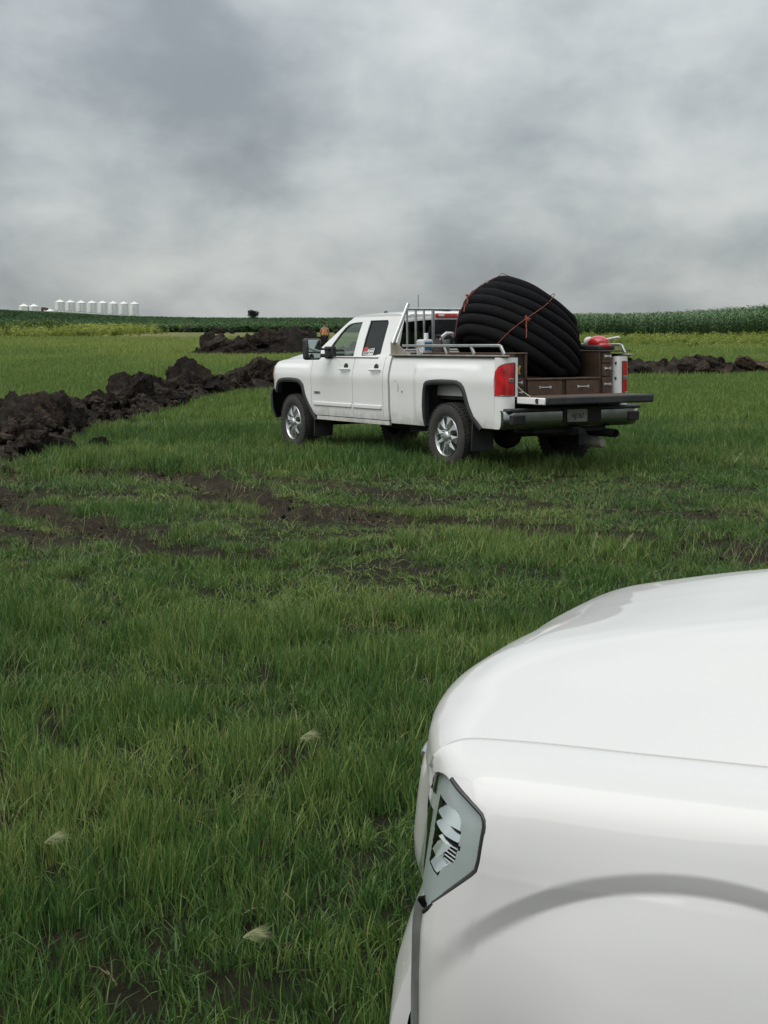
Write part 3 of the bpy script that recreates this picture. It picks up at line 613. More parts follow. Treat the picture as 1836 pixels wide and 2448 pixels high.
# ------------------------------------------------------------------ wheels
def make_wheel(parent, loc, R=.414, W=.27, rim=.247, side=1, mats=(None,), yaw=0.0, nsp=8):
    """side=+1: outer face towards +y"""
    s = R/.414; w = MB()
    w.lathe([(-.10*s*side, rim*.93), (.06*s*side, rim*.90), (.10*s*side, rim*.955), (.122*s*side, rim*.985), (.126*s*side, rim), (.118*s*side, rim*1.02)], 40)
    w.lathe([(.055*s*side, .001), (.055*s*side, rim*.93)], 40)
    wh = obj('wheel', w, BLACKM if False else CHROME, parent, loc=loc, rot=(0, 0, yaw))
    t = MB(); a = W/2
    t.lathe([(side*a*.80, rim*.99), (side*a*.98, rim*1.13), (side*a*1.0, rim*1.30), (side*a*.95, R*.935), (side*a*.86, R*.975), (side*a*.70, R*.995), (side*a*.30, R), (-side*a*.30, R), (-side*a*.70, R*.995), (-side*a*.86, R*.975), (-side*a*.95, R*.935), (-side*a*1.0, rim*1.3), (-side*a*.8, rim*.99)], 56)
    nb = 46
    for k in range(nb):                                                   # tread lugs
        th = 2*math.pi*k/nb
        for yy0, yy1, sh in ((.62, .97, 0), (.10, .52, .5), (-.52, -.10, 0), (-.97, -.62, .5)):
            t0, t1 = th + 2*math.pi/nb*(sh+.08), th + 2*math.pi/nb*(sh+.66); r0 = R*.965; r1 = R*(1.012 if abs(yy0+yy1) < 1.2 else .995)
            V = [(r*math.cos(q), y*a, r*math.sin(q)) for r in (r0, r1) for q in (t0, t1) for y in (yy0, yy1)]
            t.add(V, [(0,1,3,2),(4,6,7,5),(0,4,5,1),(2,3,7,6),(0,2,6,4),(1,5,7,3)])
    obj('tyre', t, RUBBER, wh, smooth=40)
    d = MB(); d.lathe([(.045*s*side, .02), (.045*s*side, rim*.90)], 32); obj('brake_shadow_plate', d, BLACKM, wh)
    for k in range(nsp):
        th = 2*math.pi*(k+.25)/nsp; sp = MB(); c, q = math.cos(th), math.sin(th)
        def pt(r, wd, y): return (r*c - wd*q, y*side*s, r*q + wd*c)
        r0, r1 = rim*.22, rim*.955; w0, w1 = rim*.125, rim*.215
        V = [pt(r0, -w0, .115), pt(r0, w0, .115), pt(r1, w1, .108), pt(r1, -w1, .108), pt(r0, -w0*1.1, .06), pt(r0, w0*1.1, .06), pt(r1, w1*1.12, .06), pt(r1, -w1*1.12, .06), pt((r0+r1)/2, 0, .128)]
        sp.add(V, [(0,1,8),(1,2,8),(2,3,8),(3,0,8),(4,7,6,5),(0,4,5,1),(1,5,6,2),(2,6,7,3),(3,7,4,0)])
        obj('spoke', sp, CHROME, wh, smooth=20)
    h = MB(); h.lathe([(.10*s*side, rim*.30), (.125*s*side, rim*.28), (.140*s*side, rim*.22), (.146*s*side, rim*.14), (.148*s*side, .001)], 24)
    for k in range(8):
        th = 2*math.pi*k/8; h.lathe([(.11*s*side, .014*s), (.138*s*side, .013*s), (.142*s*side, .001)], 6, o=(rim*.36*math.cos(th), 0, rim*.36*math.sin(th)))
    obj('hub_cap', h, ALU, wh)
    return wh

# ------------------------------------------------------------------ pickup truck (x forward from the rear axle, y left, z up)
TRUCK_LOC, TRUCK_YAW, TRUCK_PITCH = Vector((1.613, 18.60, 0.0)), .5515, .011
truck = thing('pickup_truck', 'white extended-cab pickup truck with open tailgate parked on the grass', 'pickup truck',
              (TRUCK_LOC.x, TRUCK_LOC.y, 0.0), (0, TRUCK_PITCH, math.pi/2 + TRUCK_YAW))
def TY(x, z):
    x = np.asarray(x, float); z = np.asarray(z, float)
    y = crom([.44,.54,.64,.74,.86,.98,1.08,1.13,1.20,1.28,1.34,1.42], [.945,.962,.974,.980,.982,.985,.990,.988,.974,.956,.938,.905], z)
    def blister(x0, x1, zt, amp):
        bx = sstep(x0-.10, x0+.02, x)*sstep(x1+.10, x1-.02, x)
        return amp*bx*sstep(zt+.055, zt-.015, z)*sstep(.40, .75, z)
    y = y + blister(-.60, .66, 1.265, .034)*np.where(z > 0, 1, 1)
    y = y + blister(3.58, 4.75, 1.225, .030)
    wrap = np.clip((x-4.38)/.57, 0, 1.2); y = y - .27*wrap**2.2
    tail = np.clip((-x-.93)/.2, 0, 1); y = y - .03*tail**2
    return y
F_ARCH = [(3.345,.49),(3.438,.581),(3.525,.697),(3.59,.831),(3.643,.976),(3.711,1.03),(3.80,1.058),(3.99,1.067),(4.17,1.065),(4.32,1.055),(4.40,1.03),(4.456,.985),(4.485,.93),(4.512,.86)]
R_ARCH = [(-.735,.550),(-.67,.61),(-.609,.681),(-.552,.78),(-.504,.871),(-.462,.97),(-.429,1.035),(-.375,1.08),(-.289,1.106),(-.15,1.113),(.05,1.114),(.22,1.108),(.322,1.10),(.395,1.085),(.44,1.055),(.468,.98),(.482,.90),(.492,.78),(.498,.64),(.503,.53)]
def ip(pl):
    a = np.array(pl); return lambda x: np.interp(x, a[:, 0], a[:, 1])
def skin(name, xs_, zl, zu, sg, mat, parent, nz=22, ret=.035, yf=TY, label=None):
    xs_ = np.array(sorted(set(np.round(xs_, 4)))); rows = []
    for x in xs_:
        z = zl(x) + (zu(x)-zl(x))*np.linspace(0, 1, nz); rows.append([(x, sg*float(yf(x, q)), q) for q in z])
    return obj(name, MB().shell(rows, (0, -sg*ret, 0)), mat, parent, smooth=40, label=label)
for sg in (1, -1):
    far_, fa = ip(F_ARCH), ip(R_ARCH)
    fz = lambda x: far_(x) if x <= 4.512 else .86 + .10*sstep(4.512, 4.75, x)
    fen = skin('front_fender', np.r_[np.linspace(3.468, 4.94, 46), [p[0] for p in F_ARCH if p[0] > 3.47]], lambda x: float(fz(x)), lambda x: float(np.interp(x, [3.4,3.9,4.4,4.75,4.94], [1.345,1.335,1.315,1.265,1.20])), sg, WHITE, truck)
    dz = lambda x: float(max(.553, far_(x)+.012)) if x > 3.30 else .553
    d1 = skin('front_door', np.r_[np.linspace(2.296, 3.458, 40), 3.34,3.38,3.42], dz, lambda x: 1.365, sg, WHITE, truck)
    d2 = skin('rear_door', np.linspace(1.508, 2.286, 28), lambda x: .553, lambda x: 1.365+.03*float(sstep(1.75,1.55,x)), sg, WHITE, truck)
    skin('cab_corner', np.linspace(1.372, 1.498, 6), lambda x: .553, lambda x: 1.40, sg, WHITE, truck)
    skin('rocker_panel', np.linspace(1.372, 3.33, 20), lambda x: .490, lambda x: .543, sg, WHITE, truck, nz=5, yf=lambda x, z: .965)
    for x0, x1 in ((2.33, 3.40), (1.54, 2.27)):
        dd = d1 if x0 > 2 else d2; m = MB()
        m.box(x0, x1, sg*.972, sg*.998, .690, .742); obj('side_moulding', m, WHITE, dd, bev=.008)
        hx = x0 + (.16 if x0 > 2 else .15); h = MB()
        h.tube([(hx-.115, sg*.985, 1.212), (hx-.10, sg*1.015, 1.214), (hx+.10, sg*1.015, 1.210), (hx+.115, sg*.985, 1.208)], .017, 8); obj('handle', h, WHITE, dd)
        h = MB(); h.lathe([(sg*.963, .058), (sg*.9725, .052), (sg*.973, .001)], 16, (hx, 0, 1.235)); obj('handle_recess', h, BLACKP, dd)
    bed_xs = np.r_[np.linspace(.51, 1.322, 22), [p[0] for p in R_ARCH], np.linspace(-.992, -.74, 10)]
    bz = lambda x: float(fa(x)) if -.735 <= x <= .503 else (.520 if x > 0 else .550)
    bs = skin('bed_side', bed_xs, bz, lambda x: 1.388, sg, WHITE, truck, nz=30)
    for nm, ar, own in (('wheel_arch_flare', R_ARCH, bs), ('wheel_arch_flare', F_ARCH, fen)):
        P = np.array(ar); cxy = np.array([(P[0,0]+P[-1,0])/2, .45]); rows = []
        for i in range(len(P)):
            a = P[max(i-1,0)]; b_ = P[min(i+1,len(P)-1)]; t_ = (b_-a)/np.hypot(*(b_-a)); n_ = np.array([t_[1], -t_[0]])
            if np.dot(n_, cxy-P[i]) < 0: n_ = -n_
            y0 = float(TY(P[i,0], P[i,1])); row = []
            for off, dy in ((-.006,-.012),(-.004,.012),(.012,.022),(.040,.024),(.060,.012),(.066,-.05)):
                q = P[i]+n_*off; row.append((q[0], sg*(y0+dy), q[1]))
            rows.append(row)
        obj(nm, MB().grid(rows), BLACKP, own, smooth=50)
        # dark liner inside the arch
        rows = [[(p[0]+.0, sg*.93, p[1]+.03), (p[0], sg*.45, p[1]+.03)] for p in ar]; m = MB().grid(rows)
        m.add([(p[0], sg*.46, p[1]+.03) for p in ar] + [((P[0,0]+P[-1,0])/2, sg*.46, .45)], [(i, i+1, len(ar)) for i in range(len(ar)-1)])
        obj('arch_liner', m, BLACKM, own)
    # tail lamp wrapping the corner
    plan = [(-1.000,.978),(-1.06,.974),(-1.11,.962),(-1.150,.935),(-1.174,.895),(-1.181,.85),(-1.182,.818)]; rows = []
    for i, (x, y) in enumerate(plan):
        zt = [1.225,1.275,1.300,1.314,1.321,1.324,1.325][i]; rows.append([(x, sg*y, .945+(zt-.945)*k/8) for k in range(9)])
    tl = obj('tail_lamp', MB().shell(rows, (.03, -sg*.02, 0)), REDL, truck, smooth=50)
    m = MB(); m.box(-1.188, -1.170, sg*.828, sg*.895, 1.098, 1.150); obj('reversing_lens', m, M('reversing_lens_grey', (.16,.13,.13), .15, coat=1.0, var=.5, vscale=30), tl, bev=.006)
    obj('lamp_border', MB().tube([(x-.002, sg*(y+.003), .947) for x, y in plan] + [(plan[-1][0]-.002, sg*plan[-1][1], 1.322)], .007, 6), M('dark_red_lens', (.06,.006,.008), .2, coat=1.0), tl)
    m = MB()                                                              # bed-side closure above and below the lamp, and the rear pillar
    rows = [[(x, sg*y, z) for z in (.55,.70,.80,.937)] for x, y in plan]; m.shell(rows, (.02, -sg*.02, 0))
    rows = [[(x, sg*(y-.004), z) for z in np.linspace([1.232,1.282,1.307,1.321,1.328,1.331,1.332][i], 1.388, 4)] for i, (x, y) in enumerate(plan)]; m.shell(rows, (.02, -sg*.02, 0))
    m.box(-1.181, -1.03, sg*.775, sg*.815, .93, 1.388); m.box(-1.14, -1.0, sg*.816, sg*.90, .95, 1.38)
    obj('rear_pillar', m, WHITE, truck, smooth=40)
    for zz_, nm in ((1.305, 'gate_striker'), (1.12, 'gate_latch')):
        m = MB(); m.box(-1.13, -1.10, sg*.762, sg*.774, zz_-.014, zz_+.014); obj(nm, m, BLACKP, truck, bev=.003)
    # rail cap, inner bed wall
    m = MB(); m.box(-1.17, 1.322, sg*.80, sg*.962, 1.389, 1.3995); obj('bed_rail_cap', m, BLACKP, truck, bev=.006)
    m = MB(); m.box(-1.03, 1.322, sg*.775, sg*.80, .906, 1.388); obj('bed_inner_wall', m, WHITE, truck)
    # mirrors
    my0, my1 = sg*1.10, sg*1.345; m = MB(); m.box(2.93, 3.06, my0, my1, 1.335, 1.635); mi = obj('wing_mirror', m, BLACKP, truck, bev=.035)
    m = MB(); m.box(2.914, 2.926, sg*1.125, sg*1.32, 1.445, 1.615, Matrix.Rotation(-.10, 3, 'Y') @ Matrix.Rotation(sg*.04, 3, 'Z')); obj('mirror_pane', m, MIRRORM, mi, bev=.006)
    m = MB(); m.box(2.914, 2.926, sg*1.125, sg*1.32, 1.360, 1.430, Matrix.Rotation(-.14, 3, 'Y') @ Matrix.Rotation(sg*.05, 3, 'Z')); obj('mirror_pane', m, MIRRORM, mi, bev=.006)
    m = MB(); m.box(2.93, 3.03, sg*.92, sg*1.12, 1.375, 1.42); m.box(2.95, 3.01, sg*.92, sg*1.12, 1.47, 1.50); m.box(2.90, 3.12, sg*.885, sg*.955, 1.352, 1.52); obj('mirror_arm', m, BLACKP, mi, bev=.012)
    # mud flaps, door reveal trim
    m = MB(); m.box(-.555, -.535, sg*.66, sg*.985, .26, .68, Matrix.Rotation(-.06, 3, 'Y')); obj('mud_flap', m, BLACKP, truck, bev=.006)
    m = MB(); m.box(3.40, 3.42, sg*.66, sg*.97, .24, .58, Matrix.Rotation(-.06, 3, 'Y')); obj('mud_flap', m, BLACKP, truck, bev=.006)
    m = MB(); m.box(1.70, 3.10, sg*.895, sg*.942, 1.366, 1.378); obj('window_sill_trim', m, TANM, truck, bev=.003)
    # head lamp with amber corner
    rows = []
    for k in range(9):
        x = 4.62 + .36*k/8; rows.append([(x, sg*(float(TY(x, z))+.006), z) for z in np.linspace(1.02 if k > 2 else 1.08, 1.225-.02*k/8, 6)])
    hl = obj('head_lamp', MB().shell(rows, (0, -sg*.03, 0)), CLEARL, truck, smooth=50)
    rows = [[(x, sg*(float(TY(x, z))+.010), z) for z in np.linspace(1.05, 1.20, 5)] for x in np.linspace(4.62, 4.80, 7)]; obj('amber_marker', MB().shell(rows, (0, -sg*.01, 0)), AMBER, hl, smooth=50)
    # greenhouse side frame with the two window openings
    gy = lambda z: .90 - .36*(z-1.37)
    outer = [(3.46,1.372),(3.44,1.435),(3.367,1.515),(3.24,1.60),(3.092,1.69),(2.93,1.795),(2.80,1.872),(2.70,1.910),(2.58,1.932),(2.30,1.950),(1.82,1.957),(1.50,1.952),(1.455,1.90),(1.445,1.60),(1.43,1.372)]
    w1 = [(3.075,1.385),(3.135,1.415),(3.154,1.455),(3.10,1.535),(3.04,1.605),(2.96,1.69),(2.869,1.772),(2.80,1.812),(2.736,1.832),(2.60,1.845),(2.437,1.850),(2.447,1.72),(2.44,1.60),(2.43,1.48),(2.418,1.385)]
    w2 = [(2.213,1.392),(2.232,1.50),(2.240,1.602),(2.240,1.73),(2.234,1.855),(2.225,1.866),(1.80,1.868),(1.765,1.858),(1.747,1.835),(1.742,1.72),(1.736,1.60),(1.728,1.50),(1.722,1.430),(1.73,1.417),(1.86,1.400)]
    fm = lambda x, z: (x, sg*gy(z), z)
    m = MB().plate(outer, [w1, w2], fm, (0, -sg*.045, 0)); cf = obj('cab_frame', m, WHITE, truck, smooth=0, bev=.006)
    for w_, gm_, nm in ((w1, GLASS_F, 'side_window'), (w2, GLASS_D, 'rear_side_window')):
        cx_ = np.mean([p[0] for p in w_]); cz_ = np.mean([p[1] for p in w_])
        g = MB().plate([(cx_+(p[0]-cx_)*1.02, cz_+(p[1]-cz_)*1.02) for p in w_], [], lambda x, z: (x, sg*(gy(z)-.020), z), (0, -sg*.004, 0))
        win = obj(nm, g, gm_, truck, smooth=0)
        big_ = [(cx_+(p[0]-cx_)*1.005, cz_+(p[1]-cz_)*1.005) for p in w_]; sm_ = [(cx_+(p[0]-cx_)*.955, cz_+(p[1]-cz_)*.962) for p in w_]
        obj('window_seal', MB().plate(big_, [sm_], lambda x, z: (x, sg*(gy(z)-.012), z), (0, -sg*.006, 0)), BLACKP, win, smooth=0)
        if sg == 1 and nm == 'rear_side_window':
            pm = lambda x, z: (x, gy(z)-.014, z)
            m = MB().plate([(2.196,1.405),(2.20,1.478),(1.925,1.498),(1.93,1.400)], [], pm, (0, .002, 0)); st = obj('dealer_sticker', m, M('sticker_white', (.55,.57,.56), .5, var=.3, vscale=60), win, smooth=0, label='white and red printed sticker low on the rear door window')
            m = MB().plate([(2.197,1.45),(2.20,1.508),(2.10,1.512),(2.095,1.452)], [], pm, (0, .004, 0)); obj('red_print', m, M('sticker_red', (.40,.03,.03), .5), st, smooth=0)
            m = MB()
            for (xa, xb, za) in ((2.07,1.945,1.474),(2.185,2.05,1.430),(2.03,1.94,1.434),(2.18,2.06,1.415)):
                m.plate([(xa, za),(xa, za+.008),(xb, za+.010),(xb, za+.002)], [], pm, (0, .0045, 0))
            obj('print_lines', m, INK, st, smooth=0)
truck_sides = True
# bonnet, grille, front bumper
rows = []
for x in np.r_[np.linspace(3.47, 4.6, 12), 4.7, 4.78, 4.85, 4.90, 4.935, 4.955]:
    ed = float(np.interp(x, [3.4,3.9,4.4,4.75,4.96], [1.350,1.340,1.320,1.270,1.17])); yw = float(TY(x, ed))-.012; row = []
    for k in range(25):
        y = yw*(2*k/24-1); a = abs(y)/yw; row.append((x, y, ed + (.085*float(np.interp(x,[3.4,4.5,4.95],[1,.9,.35])))*float(sstep(1.0,.62,a)) + .012*(1-a*a)))
    rows.append(row)
obj('bonnet', MB().shell(rows, (0, 0, -.03)), WHITE, truck, smooth=50)
m = MB(); m.box(4.90, 4.97, -.62, .62, .93, 1.21); gr = obj('grille', m, BLACKP, truck, bev=.02)
m = MB()
for k in range(4): m.box(4.96, 4.985, -.60, .60, .96+k*.065, .985+k*.065)
obj('grille_bars', m, CHROME, gr, bev=.005)
rows = []
for k in range(29):
    y = -1.0+2.0*k/28; x = 5.06 - .36*(abs(y))**3.2; rows.append([(x-.10, y*.99, .90), (x-.01, y, .885), (x, y, .80), (x-.01, y, .70), (x-.03, y, .60), (x-.10, y*.98, .46)])
fb = obj('front_bumper', MB().shell(rows, (-.06, 0, 0)), BLACKP, truck, smooth=50)
rows = []
for k in range(29):
    y = -1.0+2.0*k/28; x = 5.066 - .36*(abs(y))**3.2; rows.append([(x-.012, y*1.003, .882), (x, y*1.003, .80), (x-.010, y*1.003, .705)])
obj('chrome_face', MB().shell(rows, (-.03, 0, 0)), CHROME, fb, smooth=50)
# windscreen, cowl, roof, cab back
rows = []
for k in range(9):
    f = k/8; z = 1.405 + (1.895-1.405)*f; hw = .845 - .15*f; xe = 3.43 - .70*f - .03*math.sin(f*3.14); rows.append([(xe + .11*(1-(j/8)**2)*(1-.35*f), hw*j/8, z+.02*(1-(j/8)**2)*f) for j in range(-8, 9)])
obj('windscreen', MB().grid(rows), GLASS_W, truck, smooth=60)
m = MB(); m.box(3.40, 3.58, -.86, .86, 1.33, 1.40); obj('cowl', m, BLACKP, truck, bev=.01)
rows = []
for x, dzr in ((2.80,-.075),(2.74,-.042),(2.66,-.022),(2.5,-.006),(2.2,0),(1.8,0),(1.55,-.004),(1.45,-.018),(1.40,-.045),(1.375,-.09)):
    hw = .703 - (.01 if x > 2.7 else 0); rows.append([(x, hw*math.sin(math.pi/2*j/12), 1.948 + dzr + .040*(1-abs(math.sin(math.pi/2*j/12))**2.2) + .006) for j in range(-12, 13)])
rf = obj('roof', MB().shell(rows, (0, 0, -.03)), WHITE, truck, smooth=60)
m = MB(); m.tube([(1.50,.42,1.985),(1.505,.42,2.20)], .004, 6); obj('aerial', m, BLACKP, rf)
m = MB(); m.lathe([(1.99,.11),(2.012,.10),(2.022,.06),(2.024,.001)], 20, (1.62,-.05,0), 'z'); obj('roof_dome', m, BLACKP, rf)
m = MB(); m.ico((2.60,.25,1.985), .035, 2, (1.2,.6,.8)); obj('roof_marker', m, BLACKP, rf)
bo = [(-.90,.95),(.90,.95),(.905,1.372),(.70,1.915),(.60,1.945),(-.60,1.945),(-.70,1.915),(-.905,1.372)]
bh = [(-.80,1.47),(-.77,1.455),(.77,1.455),(.80,1.47),(.715,1.855),(.69,1.872),(-.69,1.872),(-.715,1.855)]
obj('cab_back', MB().plate(bo, [bh], lambda y, z: (1.385, y, z), (.04, 0, 0)), WHITE, truck, smooth=0, bev=.006)
obj('rear_window', MB().plate([(p[0]*1.01, p[1]) for p in bh], [], lambda y, z: (1.402, y, z), (.004, 0, 0)), GLASS_D, truck, smooth=0)
m = MB(); m.box(1.352, 1.392, -.235, .235, 1.897, 1.955); cb = obj('high_brake_lamp', m, REDL, truck, bev=.012)
for y in (-.15, .15):
    m = MB(); m.box(1.346, 1.353, y-.045, y+.045, 1.912, 1.942); obj('cargo_lamp', m, CLEARL, cb, bev=.004)
# interior
m = MB(); m.box(1.43, 3.40, -.86, .86, .50, .62); m.box(1.42, 1.44, -.88, .88, .6, 1.40); m.box(3.36, 3.40, -.86, .86, .5, 1.36); cabf = obj('cab_floor', m, DARKG, truck)
m = MB(); m.box(3.02, 3.38, -.80, .80, 1.00, 1.37); obj('dashboard', m, DARKG, truck, bev=.05)
for y in (.42, -.42):
    m = MB(); m.box(2.30, 2.85, y-.25, y+.25, .86, 1.02); m.box(2.22, 2.36, y-.25, y+.25, .95, 1.55, Matrix.Rotation(-.12, 3, 'Y')); m.box(2.20, 2.30, y-.12, y+.12, 1.57, 1.74); obj('seat', m, SEATG, truck, bev=.05)
m = MB(); m.box(1.50, 1.66, -.75, .75, .9, 1.50); obj('rear_bench', m, SEATG, truck, bev=.05)
m = MB(); m.tube([(2.86-.06*math.sin(a), .42+.18*math.cos(a), 1.30+.17*math.sin(a)) for a in np.linspace(0, 2*math.pi, 24)[:-1]], .014, 6, closed=True); m.tube([(2.87,.42,1.29),(3.08,.42,1.2)], .03, 8); obj('steering_wheel', m, DARKG, truck)
m = MB(); m.box(2.93, 2.95, -.10, .10, 1.70, 1.77); obj('rear_view_mirror', m, CLEARL, truck, bev=.008)
# bed floor and gate
m = MB(); m.box(-1.175, 1.322, -.774, .774, .86, .905); obj('bed_floor', m, BLACKM, truck)
m = MB(); m.box(1.30, 1.33, -.93, .93, .60, 1.384); obj('bed_front_wall', m, WHITE, truck)
m = MB(); m.box(-1.725, -1.195, -.82, .80, .850, .932); tg = obj('tailgate', m, WHITE, truck, bev=.012)
m = MB(); m.box(-1.745, -1.69, -.84, .785, .846, .944); obj('gate_top_cap', m, BLACKP, tg, bev=.02)
m = MB(); m.box(-1.68, -1.20, -.78, .77, .933, .942); obj('gate_board', m, BROWNE, tg, bev=.003)
m = MB(); m.lathe([(.798,.030),(.8025,.030),(.8026,.001)], 14, (-1.58, 0, .893)); m.box(-1.61,-1.58,.798,.8022,.863,.923); obj('gate_latch_hole', m, BLACKP, tg)
m = MB(); m.tube([(-1.15,.765,1.06),(-1.28,.78,1.0),(-1.45,.79,.938)], .006, 6); obj('gate_cable', m, TANM, tg)
# rear bumper
rb_m = MB(); rows = []
for k in range(33):
    y = -1.02+2.04*k/32; x = -1.335 + .10*max(0, (abs(y)-.78)/.24)**2; rows.append([(x+.03, y, .772), (x, y, .752), (x-.004, y, .66), (x+.008, y, .585), (x+.05, y*.99, .555)])
rb = obj('rear_bumper', rb_m.shell(rows, (.05, 0, 0)), STEELG, truck, smooth=50)
m = MB(); m.box(-1.325, -1.19, -1.0, 1.0, .755, .798); obj('bumper_step_pad', m, BLACKP, rb, bev=.015)
m = MB(); m.box(-1.348, -1.30, -.36, .225, .615, .80); obj('plate_recess', m, BLACKM, rb, bev=.01)
for y0, y1 in ((.775, .965), (-.965, -.775)):
    m = MB(); m.box(-1.345, -1.25, y0, y1, .612, .722); obj('corner_step', m, BLACKM, rb, bev=.012)
m = MB(); m.box(-1.362, -1.350, -.130, .172, .622, .772); lp = obj('licence_plate', m, PLATEM, truck, bev=.004)
text_mesh('plate_number', 'HJJ 267', .088, INK, lp, Matrix.Translation((-1.3635, .02, .690)) @ Matrix.Rotation(math.radians(-90), 4, 'Z') @ Matrix.Rotation(math.radians(90), 4, 'X') @ Matrix.Diagonal((.72, 1, 1, 1)))
text_mesh('model_badge', '2500HD', .052, BADGE, truck, Matrix.Translation((3.285, .9865, .868)) @ Matrix.Rotation(math.radians(180), 4, 'Z') @ Matrix.Rotation(math.radians(90), 4, 'X'), label='small dark chrome lettering low on the front door')
m = MB(); m.tube([(1.18+.085*math.cos(a)*.8, .990+.003*0, .985+.09*math.sin(a)) for a in np.linspace(1.1, 3.7, 12)], .0022, 5); obj('scratch_mark', m, BADGE, truck)
m = MB(); m.add([(1.02,.991,.96),(1.035,.991,.93),(1.02,.991,.925),(1.01,.991,.945)], [(0,1,2,3)]); obj('paint_chip', m, INK, truck, recalc=False)
# chassis
m = MB()
for y in (-.42, .42): m.box(-1.25, 4.7, y-.05, y+.05, .56, .72)
for x in (-1.1,-.5,.6,1.8,3.0): m.box(x-.05, x+.05, -.42, .42, .58, .70)
m.lathe([(-.80,.05),(.80,.05)], 12, (0,0,.414)); m.ico((0,.05,.40), .19, 2, (1,1,.95)); m.lathe([(-.80,.045),(.80,.045)], 12, (4.01,0,.40)); m.box(.8, 2.2, .15, .60, .42, .60); m.box(1.3, 2.9, -.55, -.1, .40, .58)
m.tube([(.2,.05,.44),(2.2,.05,.55)], .05, 8); m.box(2.4, 3.9, -.3, .3, .42, .7)
obj('chassis', m, BLACKM, truck, bev=.01)
m = MB(); m.lathe([(.44,.10),(.44,.34),(.47,.40),(.60,.40),(.64,.34),(.64,.10)], 36, (-.72,0,0), 'z'); obj('spare_tyre', m, RUBBER, truck)
m = MB(); m.box(-1.34, -1.05, -.06, .06, .46, .56); m.box(-1.20, -1.10, -.55, .55, .49, .56); m.box(-1.42, -1.30, -.045, .045, .475, .54); obj('hitch_receiver', m, BLACKM, truck, bev=.01)
m = MB(); m.lathe([(-1.40,.045),(-1.38,.052),(-.9,.052)], 16, (0,-.55,.465), 'x'); m.lathe([(-1.40,.045),(-1.2,.043)], 16, (0,-.55,.465), 'x'); obj('tow_bar', m, BLACKM, truck)
m = MB(); m.lathe([(-1.33,.001),(-1.33,.05),(-1.31,.062),(-1.06,.062),(-1.04,.05)], 18, (0,-.40,.352), 'x'); obj('exhaust_tip', m, TANM, truck)
# wheels
for x in (0.0, 4.01):
    for sg in (1, -1):
        make_wheel(truck, (x, sg*.865, .414), side=sg, yaw=.0 if x == 0 else -.04)
# headache rack and bed rails
rk = MB()
for sg in (1, -1):
    rk.tube([(1.24, sg*.985, 1.56), (1.24, sg*.745, 2.075)], .024, 8)
rk_o = obj('headache_rack', rk, ALU, truck)
m = MB(); m.tube([(1.235, -.77, 2.005), (1.235, .77, 2.005)], .017, 8); m.tube([(1.235, -.95, 1.47), (1.235, .95, 1.47)], .017, 8); obj('rack_cross_bar', m, ALU, rk_o)
for y, r in ((.768,.010),(.634,.012),(.506,.011),(.362,.020),(-.362,.020),(-.506,.011),(-.634,.012),(-.768,.010)):
    m = MB(); m.box(1.222, 1.246, y-r, y+r, 1.46, 2.002); obj('rack_bar', m, ALU, rk_o, bev=.004)
for sg in (1, -1):
    gp = [(1.335,1.402),(1.335,1.585),(1.20,1.575),(.92,1.42),(.92,1.402)]
    obj('rack_gusset', MB().plate(gp, [], lambda x, z: (x, sg*.962, z), (0, -sg*.008, 0)), TANM, rk_o, smooth=0)
    m = MB(); m.box(-1.20, 1.36, sg*.905, sg*.972, 1.400, 1.418); br = obj('bed_side_rail', m, TANM, truck, bev=.004, label='weathered rail along the top of the bed side')
    m = MB(); m.box(-1.03, 1.10, sg*.905, sg*.935, 1.512, 1.545); m.box(-.0, .0, sg*.9, sg*.93, 1.5, 1.5)
    obj('upper_tube', m, ALU, br, bev=.006)
    for x in (.70, .11, -.47, -1.075):
        m = MB(); m.box(x-.018, x+.018, sg*.908, sg*.932, 1.412, 1.535, Matrix.Rotation(.62, 3, 'Y')); obj('rail_brace', m, ALU, br, bev=.004)

# ------------------------------------------------------------------ load in the pickup bed (each its own thing)
TM = Matrix.Translation((TRUCK_LOC.x, TRUCK_LOC.y, 0)) @ Matrix.Rotation(math.pi/2+TRUCK_YAW, 4, 'Z') @ Matrix.Rotation(TRUCK_PITCH, 4, 'Y')
TE = (0, TRUCK_PITCH, math.pi/2+TRUCK_YAW)
def tw(x, y, z): return tuple(TM @ Vector((x, y, z)))
def handle(parent, x, y, z, w):
    m = MB(); m.tube([(x, y-w/2, z), (x-.028, y-w/2+.012, z), (x-.028, y+w/2-.012, z), (x, y+w/2, z)], .0065, 6)
    for s_ in (-1, 1): m.box(x-.006, x, y+s_*w/2-.012, y+s_*w/2+.012, z-.018, z+.018)
    obj('drawer_handle', m, ALU, parent)
cab_o = thing('drawer_cabinet', 'dark brown plywood drawer cabinet built into the pickup bed', 'cabinet', tw(-1.06, 0, .907), TE)
ox, oz = 1.06, -.907                                              # local = truck coordinates shifted
def cbox(nm, x0, x1, y0, y1, z0, z1, mat=BROWN, parent=None, bev=.004):
    m = MB(); m.box(x0+ox, x1+ox, y0, y1, z0+oz, z1+oz); return obj(nm, m, mat, parent or cab_o, bev=bev)
cbox('deck_board', -1.085, 1.20, -.56, .565, 1.118, 1.138, BROWNE)
cbox('base_box', -1.055, 1.20, -.557, .562, .910, 1.117)
cbox('left_column', -1.055, 1.20, .566, .738, .910, 1.425)
cbox('right_column', -1.055, 1.20, -.738, -.562, .910, 1.443)
cbox('left_side_board', -1.085, 1.20, .564, .582, 1.139, 1.445, BROWNE)
cbox('top_board', -1.09, 1.20, .56, .742, 1.426, 1.440, BROWNE)
cbox('top_board', -1.09, 1.20, -1.04, -.555, 1.4445, 1.460, BROWN)
cbox('left_stile', -1.085, -1.056, .582, .60, .912, 1.425, BROWN)
